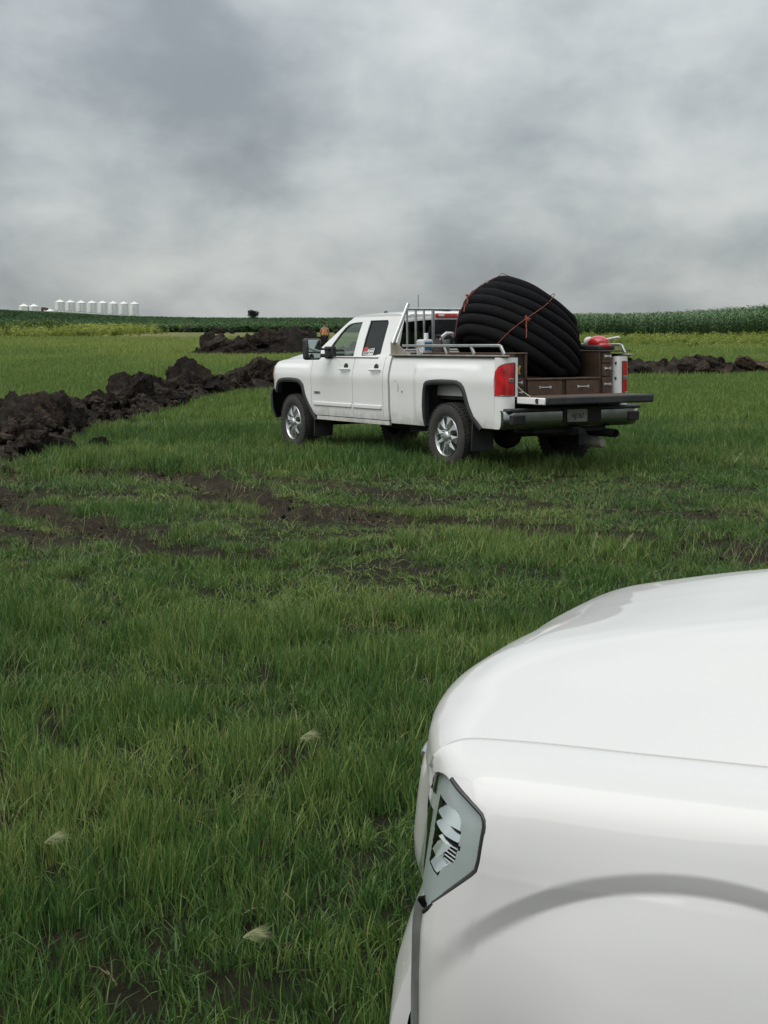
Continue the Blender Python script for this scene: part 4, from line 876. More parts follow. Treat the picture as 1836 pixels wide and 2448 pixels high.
for y0, y1 in ((.035, .545), (-.545, -.035)):
    d = cbox('drawer', -1.078, -1.056, y0, y1, .925, 1.105, BROWNE); handle(d, -1.078+ox, (y0+y1)/2, 1.03+oz, .16)
for z0, z1 in ((.925, 1.135), (1.15, 1.295), (1.31, 1.43)):
    d = cbox('drawer', -1.078, -1.056, -.735, -.60, z0, z1, BROWNE); handle(d, -1.078+ox, -.672, (z0+z1)/2+.02+oz, .085)
for z0, z1 in ((.925, 1.03), (1.04, 1.145)):
    d = cbox('drawer', -1.078, -1.056, .605, .732, z0, z1, BROWNE); handle(d, -1.078+ox, .675, (z0+z1)/2+oz, .07)
cbox('cubby_opening', -1.060, -1.056, .608, .728, 1.165, 1.405, BLACKM)
m = MB(); m.tube([(-1.066+ox, .665+.012*math.sin(a*1.3), 1.19+.10*a/3+oz) for a in np.linspace(0, 3, 8)], .014, 8); obj('yellow_strap', m, M('yellow_strap', (.42,.26,.02), .6), cab_o)

# black filter-wrapped drain pipe, coiled and tied with orange twine
SOCK = M('black_filter_sock', (.0085,.0085,.0095), .95, var=.3, vscale=25, bump=.6, bscale=140, spec=.15)
cc = Vector(tw(-.155, .01, 1.665))
ax = Vector((.50, .30, .81)).normalized()
e1 = Vector((1, 0, 0)); e1 = (e1 - ax*e1.dot(ax)).normalized(); e2 = ax.cross(e1)
coil = thing('drain_pipe_coil', 'big coil of black drain pipe tied with orange twine on the pickup bed', 'pipe coil', tuple(cc - ax*.45))
off = -(cc - ax*.45); pr = .068; nt_ = 7; prof = {}
path = []; rsx = random.Random(5); steps = 52
def slump(h): return .13 - .17*(h+.45)
def turn_r(t, layer):
    lean_ = np.interp(t, [0,1,2,3,4,5,6,7], [.635,.680,.700,.695,.670,.620,.545,.44])
    return lean_ - layer*.125
for k in range(nt_*steps+1):
    t = k/steps; a = 2*math.pi*t; R = turn_r(t, 0) + .012*math.sin(3*a+t) + .010*math.sin(5*a*.37+2*t); h = -.45 + .90*t/nt_ + .008*math.sin(2.3*a)
    path.append(cc + ax*h + e1*((R+.09)*math.cos(a)+slump(h)) + e2*R*math.sin(a) + off)
path2 = []
for k in range(nt_*steps+1):
    t = nt_ - k/steps; a = -2*math.pi*t + .8; R = turn_r(t, 1) + .015*math.sin(2*a); h = -.45 + .90*t/nt_; path2.append(cc + ax*h + e1*((R+.09)*math.cos(a)+slump(h)) + e2*R*math.sin(a) + off)
TMI = TM.inverted(); org = cc - ax*.45
def settle(p):
    q = TMI @ (p + org); yl = .485 + max(0., q.z-1.42)*4.0                 # rests on the deck between the two columns
    q.y = max(-yl, min(yl, q.y)) if q.z < 1.52 else q.y
    q.z = max(q.z, 1.212); return (TM @ q) - org
path, path2, path3 = [settle(p) for p in path], [settle(p) for p in path2], None
m = MB(); m.tube(path, [pr*(1+.05*math.sin(k*.35)+.03*math.sin(k*1.1)) for k in range(len(path))], 14); m.tube(path2, pr, 10)
path3 = []
for k in range(nt_*steps+1):
    t = k/steps; a = 2*math.pi*t; R = turn_r(t, 2); path3.append(cc + ax*(-.45+.90*t/nt_) + e1*((R+.09)*math.cos(a)+slump(-.45+.90*t/nt_)) + e2*R*math.sin(a) + off)
m.tube([settle(p) for p in path3], pr, 8)
obj('coiled_pipe', m, SOCK, coil, smooth=60)
def on_coil(a, h, out=.0):
    R = float(np.interp((h+.45)/.90*7, [0,1,2,3,4,5,6,7], [.635,.680,.700,.695,.670,.620,.545,.44])) + pr + out
    return cc + ax*h + e1*((R+.09)*math.cos(a)+slump(h)) + e2*R*math.sin(a) + off
for a0, da, k0 in ((math.radians(213), math.radians(-20), .50), (math.radians(292), math.radians(-38), .56)):
    tp = []
    for i in range(26):
        f = i/25; h = .50 - .98*f; a = a0 + da*f; out = .006 + .010*abs(math.sin(f*math.pi*7)); tp.append(on_coil(a, h, out))
    tp = [cc + ax*.50 + e1*.30*math.cos(a0) + e2*.30*math.sin(a0) + off, cc + ax*.535 + e1*.46*math.cos(a0) + e2*.46*math.sin(a0) + off] + tp
    m = MB(); m.tube(tp, .0045, 6)
    kp_ = on_coil(a0+da*k0, .50-.98*k0, .018)
    for s_ in range(5): m.ico(tuple(kp_ + Vector((rsx.uniform(-.02,.02), rsx.uniform(-.02,.02), rsx.uniform(-.025,.025)))), .018, 1)
    m.tube([kp_, kp_ + ax*-.06 + e1*.02 - Vector((.0,.02,.02)), on_coil(a0+da*k0+.05, .50-.98*k0-.13, .02), on_coil(a0+da*k0+.09, .50-.98*k0-.22, .015)], .0065, 6)
    m.tube([kp_, kp_ + e1*.05 + ax*.02, kp_ + e1*.03 - ax*.03], .006, 6)
    obj('orange_twine', m, ORANGE, coil)

# smaller things in the bed
t = thing('fuel_tank', 'red rounded fuel tank on a black base beside the pipe coil in the pickup bed', 'fuel tank', tw(-.84, -.72, 1.462), TE)
m = MB(); m.ico((0,0,.095), 1.0, 3, (.16,.115,.085)); tk = obj('tank_body', m, REDT, t)
m = MB(); m.lathe([(-.165,.086),(-.150,.098),(-.135,.102)], 20, (.0,.0,.125), 'x'); m2 = MB(); m2.ico((.175,0,.105), 1.0, 2, (.03,.09,.065)); obj('white_end', m2, CLEARL, t)
m = MB(); m.box(-.17, .21, -.13, .13, .002, .065); obj('tank_base', m, BLACKP, t, bev=.02)
m = MB(); m.ico((-.11,0,.055), 1.0, 2, (.08,.10,.05)); obj('lower_housing', m, REDT, t)
m = MB(); m.tube([(-.10,-.05,.135),(-.30,-.08,.16)], .014, 8); obj('white_handle', m, CLEARL, t)
t = thing('plastic_jug', 'white plastic jug with blue label behind the headache rack', 'jug', tw(.98, .66, 1.1395), TE)
m = MB(); m.box(-.09, .09, -.085, .085, .0, .47); jb = obj('jug_body', m, M('jug_white', (.50,.52,.52), .4, var=.15), t, bev=.03)
m = MB(); m.box(-.093, -.089, -.05, .06, .33, .43); obj('blue_label', m, M('label_blue', (.05,.16,.30), .5, var=.3, vscale=40), jb)
m = MB(); m.lathe([(.46,.03),(.54,.03),(.55,.025),(.55,.001)], 14, (0,-.02,0), 'z'); obj('jug_cap', m, CLEARL, jb)
t = thing('plastic_bucket', 'white bucket with a grey hose elbow beside the coil in the pickup bed', 'bucket', tw(.84, .47, 1.1395), TE)
m = MB(); m.lathe([(.0,.001),(.0,.075),(.44,.088),(.45,.092),(.465,.092),(.465,.080),(.43,.078),(.43,.001)], 24, (0,0,0), 'z'); obj('bucket_body', m, M('bucket_white', (.48,.49,.47), .5, dirt=(.2,.18,.15), damt=.6), t)
m = MB(); m.tube([(.05,.0,.44),(.045,-.02,.50),(0,-.06,.545),(-.03,-.12,.54),(-.05,-.16,.49),(-.05,-.165,.42)], .026, 10); obj('hose_elbow', m, ALU, t)
t = thing('tool_bag', 'dark brown tool bag between the jug and the bucket in the bed', 'bag', tw(.80, .57, 1.1395), TE)
m = MB(); m.ico((0,0,.24), 1.0, 3, (.12,.075,.24), None, .12, 2.0, 4); obj('bag_body', m, M('brown_canvas', (.045,.035,.030), .9, var=.3), t)
m = MB(); m.tube([(-.08,0,.44),(-.05,0,.52),(.05,0,.52),(.08,0,.44)], .010, 6); obj('bag_handle', m, BLACKP, t)

# ------------------------------------------------------------------ white car in the foreground (x back from the headlamp, y to its right, z up)
suv = thing('white_car', 'white car close to the camera, only its bonnet, front wing and headlamp in view', 'car', (.15, 2.15, 0.0), (0, 0, math.radians(-25.0)))
RC = .95                                                            # centre line
SF_R = [-.02,.0,.03,.06,.10,.14,.18,.25,.35,.45,.60,.80,.95]
SF_S = [.03,-.035,-.078,-.102,-.124,-.143,-.160,-.194,-.240,-.276,-.322,-.358,-.368]
def s_front(r):
    r = RC - abs(np.asarray(r, float)-RC); return np.interp(r, SF_R, SF_S)
def z_seam(s): return crom([-.20,-.12,-.06,.0,.2,.5,1.0,1.2], [1.070,1.076,1.081,1.084,1.088,1.094,1.100,1.104], s)
def z_mid(s): return crom([-.36,-.30,-.20,-.10,.0,.10,.20,.32,.45,.60,.80,1.2], ZMID, s)
ZMID = [1.085,1.105,1.135,1.160,1.183,1.204,1.222,1.240,1.256,1.270,1.282,1.295]
def hood_z(s, r):
    rho = abs(r-RC)/.772
    g = crom([0,.36,.46,.53,.60,.76,.82,1.0], [1.0,.975,.94,.875,.76,.42,.315,0.0], min(rho, 1.0))
    zs_, zm = float(z_seam(s)), float(z_mid(s)); z = zs_ + (zm-zs_)*float(g)
    d = s - float(s_front(r)); L = .075 + .20*(1-rho)**.8; hr = .052 + .085*(1-rho)
    if d < L: z -= hr*(1-math.sqrt(max(0., 1-(1-d/L)**2)))
    return z
SEAM = RC - .772+.001                                                    # .178
rr_ = np.r_[np.linspace(SEAM, .30, 14), np.linspace(.32, RC, 34)]; rr_ = np.r_[rr_, (2*RC-rr_[:-1])[::-1]]
rows = []
for r in rr_:
    sf = float(s_front(r)); row = []
    drop = .045 + .05*float(sstep(SEAM, .34, RC-abs(r-RC)))
    for dz_, ds_ in ((-drop-.010, .018), (-drop, .002), (-drop*.75, -.004), (-drop*.45, -.006), (-drop*.2, -.004)): row.append((sf+ds_, r, hood_z(sf, r)+dz_))
    u = np.linspace(0, 1, 60)**1.9
    for q in u:
        s = sf + (1.15-sf)*q; row.append((s, r, hood_z(s, r)))
    rows.append(row)
bonnet = obj('bonnet', MB().shell(rows, (.0, 0, -.03)), WHITE2, suv, smooth=60)

# front wing: profile from the seam over the shoulder down to the wheel arch
PR = [(.1615,1.084),(.150,1.0825),(.130,1.079),(.100,1.072),(.074,1.061),(.053,1.046),(.037,1.027),(.026,1.004),(.018,.978),(.012,.950),(.008,.920)]
AC, AZ, AR = .345, .345, .358                                       # wheel arch opening
CC_, CZ_, CR_ = .345, .405, .533                                    # crest of the flare
def zshift(z): return .030*min(1.25, max(0., (1.03-z)/.20))
def wrap_r(s, z=1.05): return float(np.interp(-(s+zshift(z)), [-.05,0.0,.03,.06,.085,.105,.125,.145,.160], [0,.004,.014,.031,.053,.078,.110,.150,.19]))
def flare(s, z):
    d = math.hypot(s-CC_, z-CZ_)-CR_
    ang = math.atan2(z-CZ_, s-CC_); st = float(sstep(math.radians(165), math.radians(112), ang)) if s < CC_ else float(sstep(math.radians(0), math.radians(40), ang))
    up = -.0105*math.exp(-max(d-.031, 0)/.075) if d > .031 else -.0105*max(0., d)/.031
    lo = -.125*(1-math.exp(d/.33)) if d < 0 else 0.0
    return st*(up + lo)
def wing_r(s, z):
    if z >= .92:
        base = float(np.interp(-z, [-p[1] for p in PR], [p[0] for p in PR]))
    else: base = float(crom([.30,.45,.60,.75,.85,.92], [.040,.014,.004,.002,.004,.008], z))
    return base
def s_bound(z):
    return float(np.interp(z, [.30,.60,.80,.814,.832,.905,.918,.935,.985,.998,1.006,1.020,1.034,1.042,1.047,1.06,1.09], [-.145,-.140,-.128,-.126,-.106,-.026,-.012,-.008,-.0035,-.006,-.014,-.045,-.082,-.103,-.152,-.156,-.160]))
rows = []; K = len(PR); nlow = 64
tt = np.linspace(0, K-1, 90)
top = [(float(crom(range(K), [p[0] for p in PR], t)), float(crom(range(K), [p[1] for p in PR], t))) for t in tt]
def low_z(s):
    d = abs(s-AC); a = AZ + math.sqrt(max(0, AR*AR-d*d)) if d < AR else .30
    return max(a, .26)
sg_ = np.r_[np.linspace(0, .10, 16)[:-1], np.linspace(.10, .62, 90)[:-1], np.linspace(.62, 1.0, 20)]
S_END = 1.16
for (r0, z0) in top:
    row = []
    for q in sg_:
        sb = s_bound(z0); s = sb + (S_END-sb)*q
        z = z0 + (float(hood_z(s, SEAM))-1.084)*float(sstep(.96, 1.075, z0)); row.append((s, r0 + wrap_r(s, z)*max(0., 1-r0/.1615) + flare(s, z), z))
    rows.append(row)
for k in range(1, nlow+1):
    f = k/nlow; row = []
    for q in sg_:
        z0 = .92 - (.92-.26)*f; sb = s_bound(max(z0, .3)); s = sb + (S_END-sb)*q; zl = low_z(s); z = .92 - (.92-zl)*f
        if s < -.0 or True: row.append((s, wing_r(s, z) + wrap_r(s, z) + flare(s, z), z))
    rows.append(row)
wing = obj('front_wing', MB().shell(rows, (.0, .03, -.004)), WHITE2, suv, smooth=60)

# headlamp: housing, bezel, reflectors and a clear lens over them
def nose(tau, z, inset=0.0):
    """point on the nose plan curve; tau = 0 at the wing, growing round the nose"""
    S_ = [0.06,0.0,-.03,-.06,-.085,-.105,-.125,-.145,-.160,-.186,-.226,-.258,-.300,-.335,-.345]; R_ = [0.0,.004,.014,.031,.053,.078,.110,.150,.185,.25,.35,.45,.60,.80,.95]
    s = float(np.interp(tau, range(len(S_)), S_)); r = float(np.interp(tau, range(len(S_)), R_))
    s2 = float(np.interp(tau+.05, range(len(S_)), S_)); r2 = float(np.interp(tau+.05, range(len(S_)), R_)); n_ = np.array([r2-r, -(s2-s)]); n_ = n_/(np.hypot(*n_)+1e-9)
    base = wing_r(0, z)
    s -= zshift(z)*min(1., max(0., tau-1)/3.)
    return (s + abs(n_[0])*inset, r + base*max(0, 1-r/.2) + abs(n_[1])*inset, z)
TAUS = np.linspace(0, 9, 181)
def tau_of_s(s, z=1.05): return float(np.interp(-s, [-nose(t, z)[0] for t in TAUS], TAUS))
HZ = np.r_[np.linspace(.817, .93, 12), np.linspace(.94, 1.043, 14)]
def lamp_rows(inset, t_in=0.0, z_in=0.0, tau_end=11.0, nt=22):
    rows = []
    for z in np.linspace(HZ[0]+z_in, HZ[-1]-z_in, 26):
        t0_ = tau_of_s(s_bound(z), z) + t_in; rows.append([nose(t0_ + (tau_end-t0_)*k/nt, z, inset) for k in range(nt+1)])
    return rows
HOUS = M('headlamp_grey', (.38,.41,.41), .4); DARKT = M('headlamp_dark', (.05,.052,.045), .25)
WELL_F, WELL_T = [0,.2,.37,.55,.9,1.0], [4.3,3.7,3.0,2.8,3.0,3.5]
def lamp_housing():
    mb = MB(); zs_ = np.linspace(HZ[0], HZ[-1], 61); P = []
    for z in zs_:
        t0_ = tau_of_s(s_bound(z), z); P.append([(t0_ + (11.0-t0_)*(k/60)**1.4) for k in range(61)])
    V = [nose(t, z, .012) for z, row in zip(zs_, P) for t in row]; Fs = []
    for i in range(60):
        for j in range(60):
            z, t = (zs_[i]+zs_[i+1])/2, (P[i][j]+P[i][j+1])/2; f = (z-.876)/(.990-.876)
            if 0 < f < 1 and np.interp(f, WELL_F, WELL_T) < t < 6.3: continue
            Fs.append((i*61+j, i*61+j+1, (i+1)*61+j+1, (i+1)*61+j))
    return mb.add(V, Fs)
hl = obj('headlamp', lamp_housing(), HOUS, suv, smooth=60)
obj('clear_lens', MB().grid(lamp_rows(.003, .03, .002)), glass_mat('headlamp_lens', (.90,.93,.92), .07), hl, smooth=60)
b_pts = [nose(tau_of_s(s_bound(z), z)+.03, z, -.0005) for z in HZ if z < 1.037]
m = MB(); m.tube(b_pts, .0042, 8); obj('lamp_gasket', m, M('black_rubber_trim', (.02,.021,.022), .35), hl)
b_pts2 = [nose(tau_of_s(s_bound(z), z)+.22, z, .002) for z in np.linspace(.838, 1.022, 26)]
m = MB(); m.tube(b_pts2, .0022, 6); obj('inner_rim', m, DARKT, hl)
def lamp_patch(za, zb, ta, tb, inset, nz=8, nt=8, shift=None):
    rows = []
    for i in range(nz+1):
        z = za + (zb-za)*i/nz; sh = shift(i/nz) if shift else (0, 0); rows.append([nose(ta+sh[0] + (tb+sh[1]-ta-sh[0])*k/nt, z, inset) for k in range(nt+1)])
    return rows
obj('lamp_well', MB().grid(lamp_patch(.872, .994, -.15, 6.6, .030, 20, 8, shift=lambda f: (float(np.interp(f, [0,.2,.37,.55,.9,1.0], [4.3,3.7,3.0,2.8,3.0,3.5])), 0))), DARKT, hl, smooth=60)
REFL = M('lamp_reflector', (.80,.81,.80), .16, metal=1.0)
def wt_(z): return float(np.interp((z-.876)/(.990-.876), WELL_F, WELL_T))
for i, (za, zb, ta, tb) in enumerate(((.964,.987,.10,6.2),(.945,.961,.12,6.2),(.934,.942,.15,5.2),(.880,.901,.25,6.0),(.902,.930,1.25,6.0))):
    obj('reflector', MB().grid([[nose(wt_(za+(zb-za)*q)+ta+(tb-wt_(za+(zb-za)*q)-ta)*k/8, za+(zb-za)*q, .0125+.014*q) for k in range(9)] for q in (0,.33,.66,1)]), REFL, hl, smooth=60)
for k in range(4):
    z = .906 + k*.0065; obj('lamp_rib', MB().tube([nose(3.15 + .9*j/5, z+.003*j/5, .016) for j in range(6)], .0011, 6), CLEARL, hl)
obj('bright_edge', MB().grid(lamp_patch(.865, 1.02, 6.4, 7.2, .0125, 10, 4)), CLEARL, hl, smooth=60)
# trim strip down the wing's front edge, bumper, grille surround
m = MB(); rows = []
for z in np.linspace(.30, .824, 40):
    s = s_bound(z); t_ = tau_of_s(s, z); rows.append([nose(t_-.02, z, .003), nose(t_+.06, z, -.0015), nose(t_+.5, z, -.004), nose(t_+1.3, z, -.005), nose(t_+1.7, z, -.001), nose(t_+1.9, z, .02)])
obj('wing_trim_strip', m.grid(rows), M('grey_rubber_strip', (.115,.120,.115), .5, var=.2, vscale=30), suv, smooth=50)
def bump_off(z): return float(np.interp(z, [.28,.36,.48,.54,.59,.64,.69,.725], [.0,.02,.045,.042,.036,.020,.0,-.02]))
rows = []
for z in np.r_[np.linspace(.28, .72, 26), .725]:
    row = []
    for side in (0, 1):
        for k in range(30):
            tau = 6.9 + (14.0-6.9)*k/29 if side == 0 else 14.0 - (14.0-6.9)*(k+1)/30
            p = nose(tau, z, -bump_off(z) if z < .7205 else .05); p = (p[0], p[1], z)
            if side: p = (p[0], 2*RC-p[1], p[2])
            row.append(p)
    rows.append(row)
bmp = obj('front_bumper', MB().shell(rows, (.03, 0, 0)), WHITE2, suv, smooth=60)
m = MB(); m.box(-.345, -.30, .45, 2*RC-.45, .36, .56); obj('lower_grille', m, BLACKP, bmp, bev=.02)
for yy in (.22, 2*RC-.22):
    m = MB(); m.ico((-.215, yy, .645), .012, 2, (1.4,.8,.6)); obj('fog_lamp_trim', m, CLEARL, bmp)
gs = MB(); rows = []
for k in range(41):
    r = .19 + (2*RC-.38)*k/40; e_ = .003 + .014*float(sstep(.19, .36, RC-abs(r-RC))); sf = float(s_front(r))-.006; rows.append([(sf+.04, r, .995), (sf+.002, r, .985), (sf-e_*.6, r, .95), (sf-e_, r, .90), (sf-e_-.006, r, .84), (sf-e_-.004, r, .80), (sf-e_*.5, r, .775), (sf+.04, r, .765)])
gsu = obj('grille_surround', gs.grid(rows), WHITE2, suv, smooth=60)
m = MB()
for k in range(5): m.tube([(float(s_front(r))-.030, r, .80+k*.03) for r in np.linspace(.55, 2*RC-.55, 25)], .006, 6)
obj('grille_bars', m, CHROME, gsu)
m = MB(); m.tube([(s, SEAM-.0065, hood_z(s, SEAM)-.0075) for s in np.linspace(-.15, 1.14, 60)], .0060, 6); obj('bonnet_gap_shade', m, M('gap_shade_black', (.01,.01,.01), .9), suv)  # black tube laid in the bonnet gap, painted stand-in for the shade there
# inner dark panel under the seams, far wing, cabin, doors, tail: coarser, out of frame
m = MB(); m.box(-.02, 1.10, .10, 2*RC-.10, .45, 1.02); obj('engine_bay', m, BLACKM, suv)
rows = []
for (r0, z0) in [(.174,1.084),(.10,1.072),(.05,1.045),(.02,1.0),(.004,.92),(.0,.75),(.01,.60)]:
    rows.append([(s, 2*RC-r0-wrap_r(s), z0) for s in np.linspace(-.15, 1.16, 40)])
obj('front_wing', MB().shell(rows, (0, -.02, 0)), WHITE2, suv, smooth=60)
mh = lambda p: (p[0], 2*RC-p[1], p[2])
obj('headlamp', MB().grid([[mh(p) for p in r] for r in lamp_rows(.004)]), HOUS, suv, smooth=60)
for side in (0, 1):
    f = (lambda r: r) if side == 0 else (lambda r: 2*RC-r)
    for a, b_, nm in ((1.166, 2.10, 'front_door'), (2.108, 2.95, 'rear_door'), (2.958, 4.30, 'rear_quarter')):
        rows = []
        for s in np.linspace(a, b_, 26):
            zb_ = .30
            if abs(s-3.12) < AR: zb_ = AZ + math.sqrt(AR*AR-(s-3.12)**2)
            rows.append([(s, f(wing_r(s, z) + (.10*max(0, (s-3.9)/.4)**2)), z) for z in np.r_[np.linspace(zb_, 1.0, 12), 1.03, 1.05, 1.065]])
        pn = obj(nm, MB().shell(rows, (0, .03 if side == 0 else -.03, 0)), WHITE2, suv, smooth=60)
        if 'door' in nm:
            m = MB(); m.tube([(b_-.22, f(-.002), .93), (b_-.20, f(-.03), .93), (b_-.06, f(-.03), .935), (b_-.04, f(-.002), .935)], .012, 8); obj('handle', m, WHITE2, pn)
    outer = [(.98,1.075),(1.72,1.56),(1.95,1.60),(3.5,1.62),(4.05,1.45),(4.28,1.075)]
    ws = [[(1.35,1.10),(1.80,1.50),(2.06,1.545),(2.06,1.10)], [(2.14,1.10),(2.14,1.55),(2.90,1.56),(2.90,1.10)], [(3.0,1.10),(3.0,1.56),(3.5,1.55),(3.85,1.42),(3.95,1.10)]]
    gm_ = lambda s, z: (s, f(.06+.42*(z-1.07)*.55), z); sg = 1 if side == 0 else -1
    obj('cabin_frame', MB().plate(outer, ws, gm_, (0, sg*.04, 0)), WHITE2, suv, smooth=0, bev=.006)
    for w_ in ws: obj('side_window', MB().plate(w_, [], lambda s, z: (s, f(.075+.42*(z-1.07)*.55), z), (0, sg*.004, 0)), GLASS_D, suv, smooth=0)
    m = MB(); m.box(1.30, 1.42, f(-.20), f(-.02), 1.08, 1.22); obj('wing_mirror', m, WHITE2, suv, bev=.035)
rows = [[(s, r, z + .03*(1-((r-RC)/.75)**2)) for r in np.linspace(.18, 2*RC-.18, 15)] for s, z in ((1.70,1.555),(1.95,1.61),(2.6,1.64),(3.5,1.625),(4.06,1.46))]
obj('roof', MB().shell(rows, (0, 0, -.02)), WHITE2, suv, smooth=60)
rows = [[(1.02+.70*k/6 - .10*(1-((r-RC)/.8)**2)*(1-k/8), r, 1.10+.46*k/6) for r in np.linspace(.10+.10*k/6, 2*RC-.10-.10*k/6, 13)] for k in range(7)]
obj('windscreen', MB().grid(rows), GLASS_D, suv, smooth=60)
m = MB(); m.box(.95, 1.16, .12, 2*RC-.12, 1.00, 1.075); obj('cowl', m, BLACKP, suv, bev=.01)
rows = [[(4.08+.22*k/5, r, 1.44-.37*k/5) for r in np.linspace(.22-.12*k/5, 2*RC-.22+.12*k/5, 9)] for k in range(6)]; obj('rear_window', MB().grid(rows), GLASS_D, suv)
m = MB(); m.box(4.22, 4.34, .06, 2*RC-.06, .32, 1.07); obj('tail_panel', m, WHITE2, suv, bev=.05)
m = MB(); m.box(1.1, 4.25, .12, 2*RC-.12, .24, .50); m.box(1.2, 4.2, .14, 2*RC-.14, .5, 1.0); obj('floor_pan', m, BLACKM, suv)
for s in (AC, 3.12):
    for r, sd_ in ((.13, -1), (2*RC-.13, 1)):
        make_wheel(suv, (s, r, .325), R=.325, W=.22, rim=.215, side=sd_, nsp=5)
        m = MB(); m.lathe([(-.13,AR+.02),(.20,AR+.02)] if sd_ < 0 else [(.13,AR+.02),(-.20,AR+.02)], 24, (s, r, AZ), 'y', 0, math.pi); obj('arch_liner', m, BLACKM, suv)

# ------------------------------------------------------------------ grain bins on the rise
BINW = M('white_bin_steel', (.74,.74,.72), .45, var=.06, vscale=.6, bump=.0)
def grain_bin(x, y, ztop, rad, label, group, hop=True, rings=6):
    z0 = hz(x, y); t = thing('grain_bin', label, 'grain bin', (x, y, z0), group=group); H = ztop - z0
    hr = rad*.46; ze = H - hr - .45
    m = MB(); 
    if H > 4:
        prof = []
        for k in range(rings):
            a = .9 + (ze-.9)*k/rings; b_ = .9 + (ze-.9)*(k+1)/rings; prof += [(a+.02, rad*.985), (a+.08, rad), (b_-.06, rad), (b_, rad*.985)]
        m.lathe([(.9, rad*.5)] + prof, 28, (0,0,0), 'z')
    else: m.lathe([(-.3, rad), (max(ze, .3), rad)], 28, (0,0,0), 'z')
    obj('bin_wall', m, BINW, t, smooth=30)
    m = MB(); m.lathe([(ze-.02, rad*1.03), (ze+.10, rad*1.02), (H-.45, rad*.16), (H-.40, rad*.12)], 28, (0,0,0), 'z'); rf_ = obj('bin_roof', m, BINW, t, smooth=30)
    m = MB(); m.lathe([(H-.42, rad*.14), (H-.12, rad*.14), (H, .02)], 14, (0,0,0), 'z'); obj('roof_cap', m, BINW, rf_)
    m = MB()
    for k in range(24):
        a = 2*math.pi*k/24; m.tube([(rad*1.03*math.cos(a), rad*1.03*math.sin(a), ze+.04), (rad*.16*math.cos(a), rad*.16*math.sin(a), H-.42)], .04, 4)
    obj('roof_ribs', m, BINW, rf_)
    if H > 4:
        m = MB()
        for k in range(8):
            a = 2*math.pi*k/8; m.box(rad*.94*math.cos(a)-.09, rad*.94*math.cos(a)+.09, rad*.94*math.sin(a)-.09, rad*.94*math.sin(a)+.09, -.4, 1.1)
        obj('bin_legs', m, BINW, t)
        m = MB(); 
        for q in (-.22, .22): m.tube([(q, -rad-.12, .6), (q, -rad-.12, ze)], .035, 5)
        for k in range(14): m.tube([(-.22, -rad-.12, .8+k*(ze-.9)/14), (.22, -rad-.12, .8+k*(ze-.9)/14)], .02, 4)
        obj('ladder', m, ALU, t)
    return t
ordn = ['first','second','third','fourth','fifth','sixth','seventh','eighth']
bpx = [151,175.6,201,226.6,252,277,302,327]; btop = [716,717,718,718.5,719,720,720.5,721]
for k in range(8):
    Yb = 800 + 9*k; x = (bpx[k]-918)/3500*Yb
    grain_bin(x, Yb, 1.75 + (783-btop[k])/3500*Yb, 2.62, '%s from the left in the row of eight tall white grain bins' % ordn[k], 'tall white grain bins on the rise')
grain_bin((65-918)/3500*860, 860, 1.75+(783-726)/3500*860, 2.9, 'left one of the two shorter white grain bins at the far left', 'two shorter grain bins', rings=4)
grain_bin((89-918)/3500*860, 860, 1.75+(783-726.5)/3500*860, 2.9, 'right one of the two shorter white grain bins at the far left', 'two shorter grain bins', rings=4)
grain_bin((127-918)/3500*700, 700, 1.75+(783-738)/3500*700, 1.75, 'low white grain bin peeking over the crop left of the tall row', None) if False else None
t = grain_bin((127-918)/3500*780, 780, 1.75+(783-738)/3500*780, 2.3, 'low white grain bin peeking over the crop left of the tall row', 'low grain bin')
xg, yg = (112-918)/3500*790, 790.
t = thing('grain_truck', 'small reddish-brown farm vehicle on the skyline left of the tall white bins', 'truck', (xg, yg, hz(xg, yg)))
m = MB(); m.box(-1.2, 1.0, -1, 1, .9, 2.3); obj('truck_box', m, M('rust_red', (.10,.045,.035), .6), t, bev=.1)
m = MB(); m.box(1.1, 2.3, -.95, .95, .8, 2.1); obj('truck_cab', m, M('faded_red', (.12,.05,.04), .5), t, bev=.2)
for q in (-.7, 1.7):
    for w_ in (-.9, .9): m = MB(); m.lathe([(-.15,.02),(-.15,.45),(.15,.45),(.15,.02)], 16, (q, w_, .45)); obj('wheel', m, RUBBER, t)

# ------------------------------------------------------------------ lone bush on the skyline
def leaf_cloud(mat, c, rad, n, lsize, seed):
    rs = random.Random(seed); m = MB(); lobes = [(Vector((rs.uniform(-.6,.6), rs.uniform(-.6,.6), rs.uniform(-.35,.5)))*1.0, rs.uniform(.35,.6)) for _ in range(9)]
    for k in range(n):
        lc, lr = rs.choice(lobes); d = Vector((rs.gauss(0,1), rs.gauss(0,1), rs.gauss(0,1))).normalized()*lr*rs.random()**.4; p = lc + d; p = Vector((p.x*rad[0], p.y*rad[1], p.z*rad[2])) + Vector(c)
        u = Vector((rs.gauss(0,1), rs.gauss(0,1), rs.gauss(0,1))).normalized(); v = u.orthogonal().normalized(); w = u.cross(v); s = lsize*rs.uniform(.6,1.3)
        m.add([p-v*s, p+w*s*.5, p+v*s, p-w*s*.5], [(0,1,2,3)])
    return m
bx_, by_ = (608-918)/3500*430, 430.
t = thing('bush', 'single dark bush standing on the crop skyline', 'bush', (bx_, by_, hz(bx_, by_)))
m = MB(); m.tube([(0,0,-.2),(.05,0,1.0),(.1,.05,2.0)], [.16,.12,.06], 8)
for a in range(5): m.tube([(.05,0,.9), (.6*math.cos(a*1.3), .6*math.sin(a*1.3), 1.8), (1.1*math.cos(a*1.3), 1.1*math.sin(a*1.3), 2.6)], [.07,.05,.02], 6)
obj('trunk', m, M('bark', (.05,.04,.03), .9), t)
BUSHM = M('bush_leaf', (.014,.024,.014), .8, var=.4, vscale=1.0)
